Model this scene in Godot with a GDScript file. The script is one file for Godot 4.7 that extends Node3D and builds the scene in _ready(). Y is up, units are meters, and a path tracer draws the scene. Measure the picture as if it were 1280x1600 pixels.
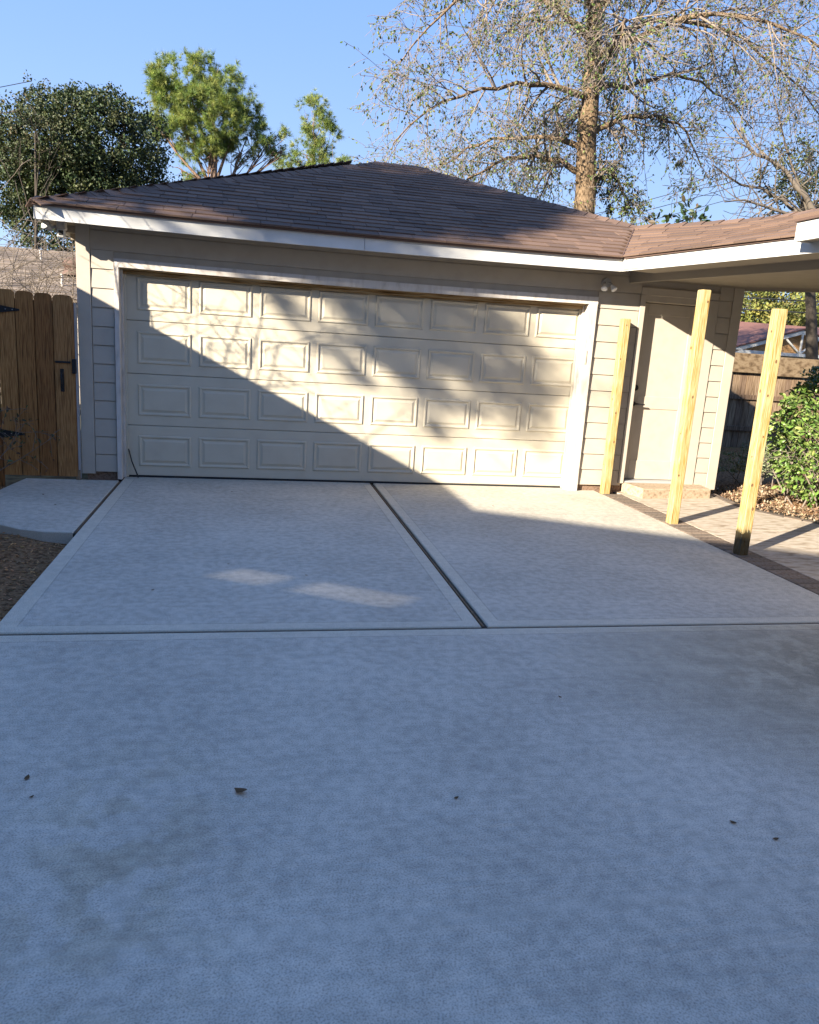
extends Node3D
# ---------------------------------------------------------------- helpers
var rng := RandomNumberGenerator.new()
var taken := {}
var SUN := Vector3(1.0, -0.49, -0.68)          # the way sunlight travels
var mats := {}

func lin(r: float, g: float, b: float) -> Color:
	return Color(r, g, b).linear_to_srgb()

func noise_tex(freq: float, cols: Array, sz := 512, sd := 1, oct := 4, sy := 0, type := FastNoiseLite.TYPE_SIMPLEX_SMOOTH) -> NoiseTexture2D:
	var n := FastNoiseLite.new()
	n.noise_type = type; n.seed = sd; n.frequency = freq; n.fractal_octaves = oct
	var t := NoiseTexture2D.new()
	t.width = sz; t.height = sy if sy > 0 else sz; t.seamless = true; t.noise = n
	if cols.size() > 0:
		var g := Gradient.new()
		var off := PackedFloat32Array(); var cc := PackedColorArray()
		for i in cols.size():
			off.append(float(i) / (cols.size() - 1)); cc.append(cols[i])
		g.offsets = off; g.colors = cc; t.color_ramp = g
	return t

func mat(color: Color, rough := 0.8, tex: Texture2D = null, scale := Vector3.ONE, world := true) -> StandardMaterial3D:
	var m := StandardMaterial3D.new()
	m.albedo_color = color; m.roughness = rough
	m.metallic_specular = 0.35
	if tex:
		m.albedo_texture = tex
		m.uv1_triplanar = true; m.uv1_world_triplanar = world; m.uv1_scale = scale
	return m

func bump(m: StandardMaterial3D, tex: Texture2D, cm: float) -> StandardMaterial3D:
	m.heightmap_enabled = true; m.heightmap_texture = tex; m.heightmap_scale = cm
	return m

func numbered(called: String) -> String:
	if not taken.has(called):
		taken[called] = 0
		return called
	taken[called] += 1
	return "%s_%03d" % [called, taken[called]]

func tag(o: Node, label: String, category := "", group := "", kind := "") -> Node:
	if label: o.set_meta("label", label)
	if category: o.set_meta("category", category)
	if group: o.set_meta("group", group)
	if kind: o.set_meta("kind", kind)
	return o

func thing(called: String, label: String, category: String, at := Vector3.ZERO, group := "") -> Node3D:
	var o := Node3D.new(); o.name = numbered(called); add_child(o); o.position = at
	tag(o, label, category, group)
	return o

func node(called: String, parent: Node) -> Node3D:
	var o := Node3D.new(); o.name = called; parent.add_child(o, true)
	return o

func put(called: String, mesh: Mesh, m: Material, parent: Node = null, at := Vector3.ZERO) -> MeshInstance3D:
	var o := MeshInstance3D.new(); o.mesh = mesh; o.material_override = m
	if parent == null:
		o.name = numbered(called); add_child(o)
	else:
		o.name = called; parent.add_child(o, true)
	o.position = at
	return o

func struct(called: String, mesh: Mesh, m: Material, at := Vector3.ZERO) -> MeshInstance3D:
	var o := put(called, mesh, m, null, at)
	o.set_meta("kind", "structure")
	return o

func st(flat := true) -> SurfaceTool:
	var s := SurfaceTool.new(); s.begin(Mesh.PRIMITIVE_TRIANGLES)
	s.set_smooth_group(-1 if flat else 0)
	return s

func done(s: SurfaceTool) -> ArrayMesh:
	s.generate_normals()
	return s.commit()

# convex face, turned so that it looks away from c
func face(s: SurfaceTool, p: Array, c: Vector3) -> void:
	var a: Vector3 = p[0]; var b: Vector3 = p[1]; var d: Vector3 = p[2]
	var n := (a - d).cross(a - b)
	var mid := Vector3.ZERO
	for q in p: mid += q
	mid /= p.size()
	var flip := n.dot(mid - c) < 0
	for i in range(1, p.size() - 1):
		s.add_vertex(p[0])
		if flip:
			s.add_vertex(p[i + 1]); s.add_vertex(p[i])
		else:
			s.add_vertex(p[i]); s.add_vertex(p[i + 1])

func hexa(s: SurfaceTool, p: Array) -> void:   # p[0..3] one loop, p[4..7] the opposite loop
	var c := Vector3.ZERO
	for q in p: c += q
	c /= 8.0
	face(s, [p[0], p[1], p[2], p[3]], c); face(s, [p[4], p[5], p[6], p[7]], c)
	for i in 4:
		var j := (i + 1) % 4
		face(s, [p[i], p[j], p[j + 4], p[i + 4]], c)

func box(s: SurfaceTool, a: Vector3, b: Vector3) -> void:
	hexa(s, [Vector3(a.x, a.y, a.z), Vector3(b.x, a.y, a.z), Vector3(b.x, a.y, b.z), Vector3(a.x, a.y, b.z), Vector3(a.x, b.y, a.z), Vector3(b.x, b.y, a.z), Vector3(b.x, b.y, b.z), Vector3(a.x, b.y, b.z)])

func cbox(s: SurfaceTool, a: Vector3, b: Vector3, c := 0.004) -> void:   # box with chamfered edges
	var m := (a + b) * 0.5; var h := (b - a) * 0.5
	c = min(c, min(h.x, min(h.y, h.z)) * 0.8)
	var k := h - Vector3(c, c, c)
	for ax in 3:
		var u := (ax + 1) % 3; var w := (ax + 2) % 3
		for sg in [-1.0, 1.0]:
			var pts := []
			for q in [[-1, -1], [1, -1], [1, 1], [-1, 1]]:
				var v := Vector3.ZERO
				v[ax] = sg * h[ax]; v[u] = q[0] * k[u]; v[w] = q[1] * k[w]
				pts.append(m + v)
			face(s, pts, m)
		for su in [-1.0, 1.0]:
			for sw in [-1.0, 1.0]:
				var pts := []
				for q in [[-1, 0], [1, 0], [1, 1], [-1, 1]]:
					var v := Vector3.ZERO
					v[ax] = q[0] * k[ax]
					v[u] = su * (h[u] if q[1] == 0 else k[u]); v[w] = sw * (k[w] if q[1] == 0 else h[w])
					pts.append(m + v)
				face(s, pts, m)
	for sx in [-1.0, 1.0]:
		for sy in [-1.0, 1.0]:
			for sz in [-1.0, 1.0]:
				face(s, [m + Vector3(sx * h.x, sy * k.y, sz * k.z), m + Vector3(sx * k.x, sy * h.y, sz * k.z), m + Vector3(sx * k.x, sy * k.y, sz * h.z)], m)

func boxm(a: Vector3, b: Vector3, c := 0.004) -> ArrayMesh:
	var s := st()
	if c > 0: cbox(s, a, b, c)
	else: box(s, a, b)
	return done(s)

# a horizontal slab from a plan polygon [Vector2(x, z)...], convex or not
func slabm(poly: PackedVector2Array, y0: float, y1: float, uv0 := Vector2.ZERO, uv1 := Vector2.ONE, ch := 0.0) -> ArrayMesh:
	var s := st()
	var top := poly
	if ch > 0:
		var g := Geometry2D.offset_polygon(poly, -ch)
		if g.size() > 0 and g[0].size() == poly.size(): top = g[0]
		else: ch = 0.0
	var idx := Geometry2D.triangulate_polygon(top)
	for i in range(0, idx.size(), 3):
		var tri := [top[idx[i]], top[idx[i + 1]], top[idx[i + 2]]]
		var pts := []
		for p in tri: pts.append(Vector3(p.x, y1, p.y))
		var n: Vector3 = (pts[0] - pts[2]).cross(pts[0] - pts[1])
		if n.y < 0: pts.reverse()
		for p in pts:
			s.set_uv((Vector2(p.x, p.z) - uv0) / (uv1 - uv0)); s.add_vertex(p)
	var c := Vector2.ZERO
	for p in poly: c += p
	c /= poly.size()
	var ccw := not Geometry2D.is_polygon_clockwise(poly)
	var off := 0
	if ch > 0:   # match the shrunken polygon's start
		var best := 1e9
		for i in top.size():
			if top[i].distance_to(poly[0]) < best:
				best = top[i].distance_to(poly[0]); off = i
	for i in poly.size():
		var j := (i + 1) % poly.size()
		var a := poly[i]; var b := poly[j]
		var ta := a; var tb := b
		if ch > 0:
			ta = top[(i + off) % poly.size()]; tb = top[(j + off) % poly.size()]
		var e := b - a; var out := Vector2(e.y, -e.x) * (1.0 if ccw else -1.0)
		var mid3 := Vector3((a.x + b.x) / 2 - out.x, (y0 + y1) / 2 - (2.0 if ch > 0 else 0.0), (a.y + b.y) / 2 - out.y)
		s.set_uv((a - uv0) / (uv1 - uv0))
		face(s, [Vector3(a.x, y0, a.y), Vector3(b.x, y0, b.y), Vector3(b.x, y1 - ch, b.y), Vector3(a.x, y1 - ch, a.y)], Vector3(mid3.x, (y0 + y1) / 2, mid3.z))
		if ch > 0:
			face(s, [Vector3(a.x, y1 - ch, a.y), Vector3(b.x, y1 - ch, b.y), Vector3(tb.x, y1, tb.y), Vector3(ta.x, y1, ta.y)], mid3)
	return done(s)

# many tapered tubes into one ArrayMesh; each path is [points, radii]
class Tubes:
	var v := PackedVector3Array(); var n := PackedVector3Array(); var ix := PackedInt32Array()
	func add(pts: Array, rad: Array, sides := 5) -> void:
		var base := v.size()
		var up := Vector3(0.31, 0.2, 0.93)
		for i in pts.size():
			var d: Vector3 = pts[min(i + 1, pts.size() - 1)] - pts[max(i - 1, 0)]
			d = d.normalized()
			var x := d.cross(up)
			if x.length() < 0.05: x = d.cross(Vector3.RIGHT)
			x = x.normalized(); var y := d.cross(x)
			for k in sides:
				var a := TAU * k / sides
				var o := x * cos(a) + y * sin(a)
				v.append(pts[i] + o * rad[i]); n.append(o)
		for i in pts.size() - 1:
			for k in sides:
				var a := base + i * sides + k; var b := base + i * sides + (k + 1) % sides
				var c := a + sides; var e := b + sides
				ix.append_array([a, c, b, b, c, e])
		var last := base + (pts.size() - 1) * sides
		for k in range(1, sides - 1):
			ix.append_array([last, last + k + 1, last + k]); ix.append_array([base, base + k, base + k + 1])
	func mesh() -> ArrayMesh:
		var arr := []; arr.resize(Mesh.ARRAY_MAX)
		arr[Mesh.ARRAY_VERTEX] = v; arr[Mesh.ARRAY_NORMAL] = n; arr[Mesh.ARRAY_INDEX] = ix
		var m := ArrayMesh.new(); m.add_surface_from_arrays(Mesh.PRIMITIVE_TRIANGLES, arr)
		return m

func rv() -> Vector3:
	var v := Vector3(rng.randfn(), rng.randfn(), rng.randfn())
	return v.normalized()

# leaves as instances: list of Transform3D and colours
func scatter(called: String, mesh: Mesh, m: Material, xf: Array, cols: Array, parent: Node) -> MultiMeshInstance3D:
	var mm := MultiMesh.new(); mm.transform_format = MultiMesh.TRANSFORM_3D; mm.use_colors = true
	mm.mesh = mesh; mm.instance_count = xf.size()
	for i in xf.size():
		mm.set_instance_transform(i, xf[i]); mm.set_instance_color(i, cols[i])
	var o := MultiMeshInstance3D.new(); o.multimesh = mm; o.material_override = m
	if parent == null:
		o.name = numbered(called); add_child(o)
	else:
		o.name = called; parent.add_child(o, true)
	return o

func leaf_mat(back := 0.5, rough := 0.55) -> StandardMaterial3D:
	var m := StandardMaterial3D.new()
	m.vertex_color_use_as_albedo = true; m.roughness = rough; m.metallic_specular = 0.4
	m.cull_mode = BaseMaterial3D.CULL_DISABLED
	if back > 0:
		m.backlight_enabled = true; m.backlight = Color(back, back, back * 0.7)
	return m

# one folded leaf of length 1 along +y
func leaf_mesh(w := 0.5, fold := 0.12, droop := 0.12) -> ArrayMesh:
	var s := st()
	var c := [Vector3(0, 0, 0), Vector3(0, 0.38, 0.02), Vector3(0, 0.72, -droop * 0.4), Vector3(0, 1, -droop)]
	var hw := [0.03, 0.5 * w, 0.4 * w, 0.0]
	for sd in [-1.0, 1.0]:
		for i in 3:
			var a: Vector3 = c[i]; var b: Vector3 = c[i + 1]
			var ao := a + Vector3(sd * hw[i], 0, fold * hw[i] * 2); var bo := b + Vector3(sd * hw[i + 1], 0, fold * hw[i + 1] * 2)
			var q := [a, b, bo, ao]
			for t in [[0, 1, 2], [0, 2, 3]]:
				for k in t: s.add_vertex(q[k])
	return done(s)

func leaf_clump(n: int, size: float, spread: float, w: float, sd: int) -> ArrayMesh:   # a sprig: n leaves about a short stalk
	var r := RandomNumberGenerator.new(); r.seed = sd
	var s := SurfaceTool.new()
	var lf := leaf_mesh(w)
	for i in n:
		var d := Vector3(r.randfn(), r.randfn() + 0.25, r.randfn()).normalized()
		var x := d.cross(Vector3(r.randfn(), r.randfn(), r.randfn())).normalized()
		var k := size * r.randf_range(0.7, 1.25)
		s.append_from(lf, 0, Transform3D(Basis(x * k, d * k, x.cross(d) * k), Vector3(r.randfn(), r.randfn(), r.randfn()) * spread))
	return s.commit()

func needle_tuft(n: int, sd: int) -> ArrayMesh:
	var r := RandomNumberGenerator.new(); r.seed = sd
	var s := st()
	for i in n:
		var d := Vector3(r.randfn() * 0.7, abs(r.randfn()) + 0.25, r.randfn() * 0.7).normalized()
		var x := d.cross(Vector3(r.randfn(), r.randfn(), r.randfn())).normalized()
		var l := r.randf_range(0.7, 1.1)
		s.add_vertex(-x * 0.02); s.add_vertex(x * 0.02); s.add_vertex(d * l + Vector3(0, -0.06, 0))
	return done(s)

func basis_for(d: Vector3, k: float) -> Basis:
	var x := d.cross(rv()).normalized()
	return Basis(x * k, d * k, x.cross(d) * k)

func vary(c: Color, amt: float) -> Color:
	var f := 1.0 + rng.randfn() * amt
	f = clamp(f, 0.45, 1.8)
	return Color(c.r * f * (1 + rng.randfn() * amt * 0.25), c.g * f, c.b * f * (1 + rng.randfn() * amt * 0.25))

func _ready() -> void:
	rng.seed = 7
	# ---- camera
	var cam := Camera3D.new(); cam.name = "camera"; add_child(cam)
	cam.transform = Transform3D(Basis(Vector3(0.97839, 0.06324, 0.19687), Vector3(-0.0177, 0.9742, -0.22497), Vector3(-0.20602, 0.21662, 0.95427)).orthonormalized(), Vector3(1.3206, 1.5686, 8.2258))
	cam.fov = 67.57; cam.near = 0.05; cam.far = 900.0; cam.current = true
	# ---- sky and exposure
	var sky_mat := ProceduralSkyMaterial.new()
	sky_mat.sky_top_color = Color(0.435, 0.605, 0.885); sky_mat.sky_horizon_color = Color(0.76, 0.87, 0.98); sky_mat.sky_curve = 0.16
	sky_mat.ground_bottom_color = Color(0.24, 0.22, 0.18); sky_mat.ground_horizon_color = Color(0.55, 0.58, 0.6)
	sky_mat.sun_angle_max = 40.0; sky_mat.sun_curve = 0.12
	var sky := Sky.new(); sky.sky_material = sky_mat
	var env := Environment.new(); env.background_mode = Environment.BG_SKY; env.sky = sky
	env.background_energy_multiplier = 0.395
	env.tonemap_mode = Environment.TONE_MAPPER_LINEAR; env.tonemap_exposure = 3.55
	env.sdfgi_enabled = true; env.ssao_enabled = true; env.ssil_enabled = true
	var we := WorldEnvironment.new(); we.name = "world_environment"; we.environment = env; add_child(we)
	# ---- sun
	var sun := DirectionalLight3D.new(); sun.name = "sun"; add_child(sun)
	sun.transform.basis = Basis.looking_at(SUN.normalized(), Vector3.UP)
	sun.light_energy = 1.6; sun.light_color = Color(1.0, 0.95, 0.87); sun.light_angular_distance = 0.53; sun.shadow_enabled = true

	make_materials()
	setting()
	driveway()
	patio()
	garage()
	breezeway()
	houses_around()
	posts()
	gate()
	lamps()
	plants_near()
	background_left()
	background_right()
	trees()
	debris()

func sag(x: float) -> float:
	return -0.024 * max(0.0, 1.0 - pow((x - 2.4) / 3.0, 2))

func make_materials() -> void:
	var grain := noise_tex(0.08, [Color(0.86, 0.86, 0.86), Color(1, 1, 1)], 512, 3, 4)
	var paint_n := noise_tex(0.012, [Color(0.955, 0.95, 0.945), Color(0.985, 0.985, 0.98), Color(1, 1, 1)], 512, 11, 5)
	mats.siding = mat(lin(0.425, 0.38, 0.32), 0.75, paint_n, Vector3(0.7, 0.7, 0.7))
	mats.door = mat(lin(0.525, 0.475, 0.375), 0.6, paint_n, Vector3(0.5, 0.5, 0.5))
	mats.entry = mat(lin(0.45, 0.40, 0.33), 0.6, paint_n, Vector3(0.9, 0.9, 0.9))
	mats.trim = mat(lin(0.53, 0.495, 0.455), 0.7, noise_tex(0.02, [Color(0.85, 0.84, 0.82), Color(0.96, 0.95, 0.94), Color(1, 1, 1), Color(1, 1, 1)], 512, 21, 5), Vector3(1.2, 0.35, 1.2))
	mats.white = mat(lin(0.60, 0.595, 0.57), 0.6, noise_tex(0.01, [Color(0.9, 0.9, 0.89), Color(1, 1, 1)], 512, 5, 4), Vector3(0.4, 0.4, 0.4))
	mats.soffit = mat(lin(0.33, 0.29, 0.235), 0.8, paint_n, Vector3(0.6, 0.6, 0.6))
	mats.stained = mat(lin(0.40, 0.32, 0.21), 0.85, noise_tex(0.03, [Color(0.35, 0.27, 0.16), Color(0.75, 0.65, 0.5), Color(1, 0.97, 0.9), Color(1, 1, 1)], 512, 44, 5), Vector3(0.12, 2.5, 2.5))
	mats.rubber = mat(lin(0.03, 0.03, 0.03), 0.8)
	mats.black = mat(lin(0.018, 0.018, 0.02), 0.45)
	mats.gap = mat(lin(0.05, 0.045, 0.04), 0.95)
	# shingles: four tones
	var gr := noise_tex(0.18, [Color(0.55, 0.5, 0.47), Color(0.9, 0.87, 0.85), Color(1, 1, 1)], 512, 31, 3)
	mats.shingle = []
	for c in [[0.205, 0.145, 0.112], [0.18, 0.126, 0.098], [0.23, 0.162, 0.125], [0.16, 0.115, 0.092]]:
		var m := mat(lin(c[0], c[1], c[2]), 0.95, gr, Vector3(5, 5, 5))
		bump(m, gr, 0.25)
		mats.shingle.append(m)
	mats.drip = mat(lin(0.11, 0.07, 0.055), 0.7)
	# wood
	var wood_n := noise_tex(0.022, [Color(0.62, 0.44, 0.24), Color(0.88, 0.78, 0.55), Color(1, 1, 0.95), Color(0.92, 0.74, 0.45), Color(1, 0.97, 0.85)], 512, 8, 5)
	mats.post = mat(lin(0.42, 0.37, 0.24), 0.7, wood_n, Vector3(5.5, 0.2, 5.5), true)
	bump(mats.post, wood_n, 0.15)
	mats.post_wet = mat(lin(0.075, 0.07, 0.055), 0.7, wood_n, Vector3(4.0, 0.4, 4.0), false)
	mats.knot = mat(lin(0.16, 0.09, 0.04), 0.7)
	var ced := noise_tex(0.02, [Color(0.45, 0.42, 0.4), Color(0.8, 0.76, 0.72), Color(1, 1, 1), Color(0.75, 0.7, 0.65), Color(1, 1, 1)], 512, 18, 5)
	mats.cedar = []
	for c in [[0.34, 0.165, 0.055], [0.42, 0.215, 0.075], [0.28, 0.13, 0.043], [0.37, 0.19, 0.07]]:
		mats.cedar.append(bump(mat(lin(c[0], c[1], c[2]), 0.75, ced, Vector3(5.0, 0.22, 5.0)), ced, 0.15))
	var oldn := noise_tex(0.03, [Color(0.5, 0.47, 0.44), Color(0.8, 0.77, 0.74), Color(1, 1, 1), Color(0.75, 0.71, 0.66)], 512, 28, 4)
	mats.oldwood = []
	for c in [[0.22, 0.155, 0.10], [0.26, 0.19, 0.125], [0.18, 0.125, 0.085]]:
		mats.oldwood.append(mat(lin(c[0], c[1], c[2]), 0.95, oldn, Vector3(1.6, 0.12, 1.6)))
	mats.oldcap = mat(lin(0.21, 0.155, 0.095), 0.95, oldn, Vector3(0.35, 0.6, 0.6))
	# ground stuff
	var soil_n := noise_tex(0.035, [Color(0.35, 0.33, 0.3), Color(0.75, 0.72, 0.68), Color(1, 1, 1), Color(0.6, 0.55, 0.5)], 512, 61, 5)
	mats.soil = bump(mat(lin(0.25, 0.145, 0.072), 1.0, soil_n, Vector3(0.9, 0.9, 0.9)), soil_n, 3.0)
	mats.yard = mat(lin(0.10, 0.095, 0.05), 1.0, soil_n, Vector3(0.25, 0.25, 0.25))
	mats.joint = bump(mat(lin(0.07, 0.064, 0.054), 0.95, soil_n, Vector3(2.5, 2.5, 2.5)), soil_n, 0.6)
	var stone_n := noise_tex(0.02, [Color(0.66, 0.61, 0.56), Color(0.88, 0.86, 0.83), Color(1, 1, 1), Color(0.82, 0.77, 0.72)], 512, 71, 5)
	mats.patio = bump(mat(lin(0.47, 0.415, 0.345), 0.8, stone_n, Vector3(0.4, 0.4, 1.0)), stone_n, 0.5)
	mats.step = bump(mat(lin(0.40, 0.32, 0.235), 0.85, stone_n, Vector3(1.6, 1.6, 1.6)), stone_n, 0.8)
	mats.brick = []
	for c in [[0.19, 0.155, 0.125], [0.22, 0.175, 0.14], [0.165, 0.137, 0.115]]:
		mats.brick.append(bump(mat(lin(c[0], c[1], c[2]), 0.85, stone_n, Vector3(2.2, 2.2, 2.2)), stone_n, 0.4))
	mats.base = bump(mat(lin(0.22, 0.15, 0.11), 0.95, stone_n, Vector3(2.5, 2.5, 2.5)), stone_n, 1.0)
	# bark
	var bk := noise_tex(0.03, [Color(0.3, 0.28, 0.26), Color(0.7, 0.67, 0.62), Color(1, 1, 1), Color(0.6, 0.56, 0.5)], 512, 81, 5)
	mats.bark = bump(mat(lin(0.26, 0.19, 0.125), 0.95, bk, Vector3(2.2, 0.5, 2.2)), bk, 3.0)
	mats.twig = mat(lin(0.205, 0.17, 0.14), 0.9)
	mats.barktwig = mat(lin(0.15, 0.125, 0.10), 0.9)
	mats.darkbark = mat(lin(0.06, 0.05, 0.04), 0.95)
	mats.pinebark = mat(lin(0.30, 0.21, 0.16), 0.95, bk, Vector3(1.5, 0.6, 1.5))
	mats.leaf = leaf_mat(0.55)
	mats.leaf_gloss = leaf_mat(0.3, 0.38)
	mats.litter = leaf_mat(0.0, 0.9)
	mats.glass_white = mat(lin(0.75, 0.75, 0.74), 0.25)
	mats.metal_grey = mat(lin(0.32, 0.33, 0.34), 0.45)
	mats.pvc = mat(lin(0.30, 0.32, 0.35), 0.5)
	mats.red_roof = []
	for c in [[0.30, 0.16, 0.13], [0.34, 0.185, 0.15], [0.27, 0.145, 0.12]]:
		mats.red_roof.append(mat(lin(c[0], c[1], c[2]), 0.95, gr, Vector3(1.2, 1.2, 1.2)))
	mats.grey_roof = []
	for c in [[0.23, 0.20, 0.17], [0.30, 0.26, 0.215], [0.17, 0.15, 0.13]]:
		mats.grey_roof.append(mat(lin(c[0], c[1], c[2]), 0.95, gr, Vector3(2, 2, 2)))
	mats.wood_gable = mat(lin(0.50, 0.31, 0.15), 0.8, ced, Vector3(0.5, 3.0, 3.0))
	mats.house_paint = mat(lin(0.50, 0.44, 0.36), 0.8, paint_n, Vector3(0.4, 0.4, 0.4))
	mats.glass = StandardMaterial3D.new()
	mats.glass.albedo_color = Color(0.9, 0.95, 0.95, 0.12); mats.glass.roughness = 0.02
	mats.glass.transparency = BaseMaterial3D.TRANSPARENCY_ALPHA

func setting() -> void:
	# ground: one sheet to the horizon
	var s := st()
	face(s, [Vector3(-450, 0, -450), Vector3(450, 0, -450), Vector3(450, 0, 450), Vector3(-450, 0, 450)], Vector3(0, -1, 0))
	struct("ground", done(s), mats.yard, Vector3(0, -0.15, 0))
	# soil bed left of the driveway, lumpy
	var n := FastNoiseLite.new(); n.seed = 5; n.frequency = 1.6; n.fractal_octaves = 4
	s = st(false)
	var nx := 34; var nz := 60
	var f := func(i: int, j: int) -> Vector3:
		var x := lerpf(-2.45, 0.055, float(i) / nx); var z := lerpf(0.2, 9.8, float(j) / nz)
		return Vector3(x, -0.075 + 0.035 * n.get_noise_2d(x, z), z)
	for i in nx:
		for j in nz:
			var a: Vector3 = f.call(i, j); var b: Vector3 = f.call(i + 1, j); var c: Vector3 = f.call(i + 1, j + 1); var d: Vector3 = f.call(i, j + 1)
			face(s, [a, b, c], a - Vector3.UP); face(s, [a, c, d], a - Vector3.UP)
	struct("soil_bed", done(s), mats.soil)
	var xf := []; var cols := []
	var chip := boxm(Vector3(-0.5, -0.12, -0.16), Vector3(0.5, 0.12, 0.16), 0.04)
	for i in 4200:
		var p := Vector3(rng.randf_range(-1.5, 0.03), 0, rng.randf_range(0.25, 5.2))
		p.y = -0.068 + 0.035 * n.get_noise_2d(p.x, p.z)
		var k := rng.randf_range(0.007, 0.026)
		xf.append(Transform3D(Basis.from_euler(Vector3(rng.randfn() * 0.3, rng.randf() * TAU, rng.randfn() * 0.3)).scaled(Vector3.ONE * k), p))
		cols.append(vary(Color(0.33, 0.185, 0.085), 0.4))
	tag(scatter("bark_chips", chip, mats.litter, xf, cols, null), "brown bark chips spread over the soil beside the driveway", "mulch", "", "stuff")

const DW0 := Vector2(-1.4, 0.0)
const DW1 := Vector2(5.4, 10.2)

func concrete_image() -> ImageTexture:
	var w := 1024; var h := 1536
	var n1 := FastNoiseLite.new(); n1.seed = 2; n1.frequency = 0.006; n1.fractal_octaves = 5
	var n2 := FastNoiseLite.new(); n2.seed = 9; n2.frequency = 0.09; n2.fractal_octaves = 3
	var n3 := FastNoiseLite.new(); n3.seed = 14; n3.frequency = 0.03; n3.fractal_octaves = 4
	var a := n1.get_image(w, h, false, false, false).get_data()
	var b := n2.get_image(w, h, false, false, false).get_data()
	var c := n3.get_image(w, h, false, false, false).get_data()
	var out := PackedByteArray(); out.resize(w * h * 3)
	var kx := (DW1.x - DW0.x) / w; var kz := (DW1.y - DW0.y) / h
	var stripe := PackedFloat32Array()
	var r := RandomNumberGenerator.new(); r.seed = 77
	for j in h: stripe.append(r.randf_range(-0.014, 0.014))
	for j in h:
		var z := DW0.y + (j + 0.5) * kz
		var row := j * w
		for i in w:
			var x := DW0.x + (i + 0.5) * kx
			var va := a[row + i] / 255.0; var vb := b[row + i] / 255.0; var vc := c[row + i] / 255.0
			var t := 0.885 + (va - 0.5) * 0.11 + (vb - 0.5) * 0.17 + (vc - 0.5) * 0.06
			var wr := 0.0                                     # warm, dirty share
			var m := 9.0
			if x > 0.04: m = absf(z - 4.27)
			if z < 4.27 and x > 0.04: m = minf(m, minf(absf(x - 2.665), absf(x - 0.05)))
			if m < 0.105:
				t = t * 0.55 + 0.455; wr = 0.2
			else:
				t += stripe[j] + stripe[(j * 7 + 3) % h] * 0.5
				if m < 0.113: t -= 0.10
			if z > 4.3:
				# scaled, dirty patch towards the patio
				var d := Vector2((x - 4.75) / 1.5, (z - 5.0) / 0.95).length()
				var k := clampf(1.35 - d, 0.0, 1.0)
				if k > 0.0:
					var q := smoothstep(0.42, 0.62, vc * 0.6 + vb * 0.4 + 0.1 * va)
					t -= k * (0.05 + 0.15 * q); wr += k * 0.5
				var d2 := Vector2((x - 0.95) / 0.45, (z - 6.1) / 0.9).length()
				var k2 := clampf(1.0 - d2, 0.0, 1.0) * smoothstep(0.4, 0.6, vc)
				t -= k2 * 0.09; wr += k2 * 0.4
			if vb > 0.80: t -= 0.05
			t = clampf(t, 0.2, 1.0)
			var o := (row + i) * 3
			out[o] = int(255 * clampf(t * (1.0 - 0.01 * wr), 0, 1)); out[o + 1] = int(255 * t * (1.0 - 0.04 * wr)); out[o + 2] = int(255 * t * (1.0 - 0.13 * wr))
	return ImageTexture.create_from_image(Image.create_from_data(w, h, false, Image.FORMAT_RGB8, out))

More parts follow.
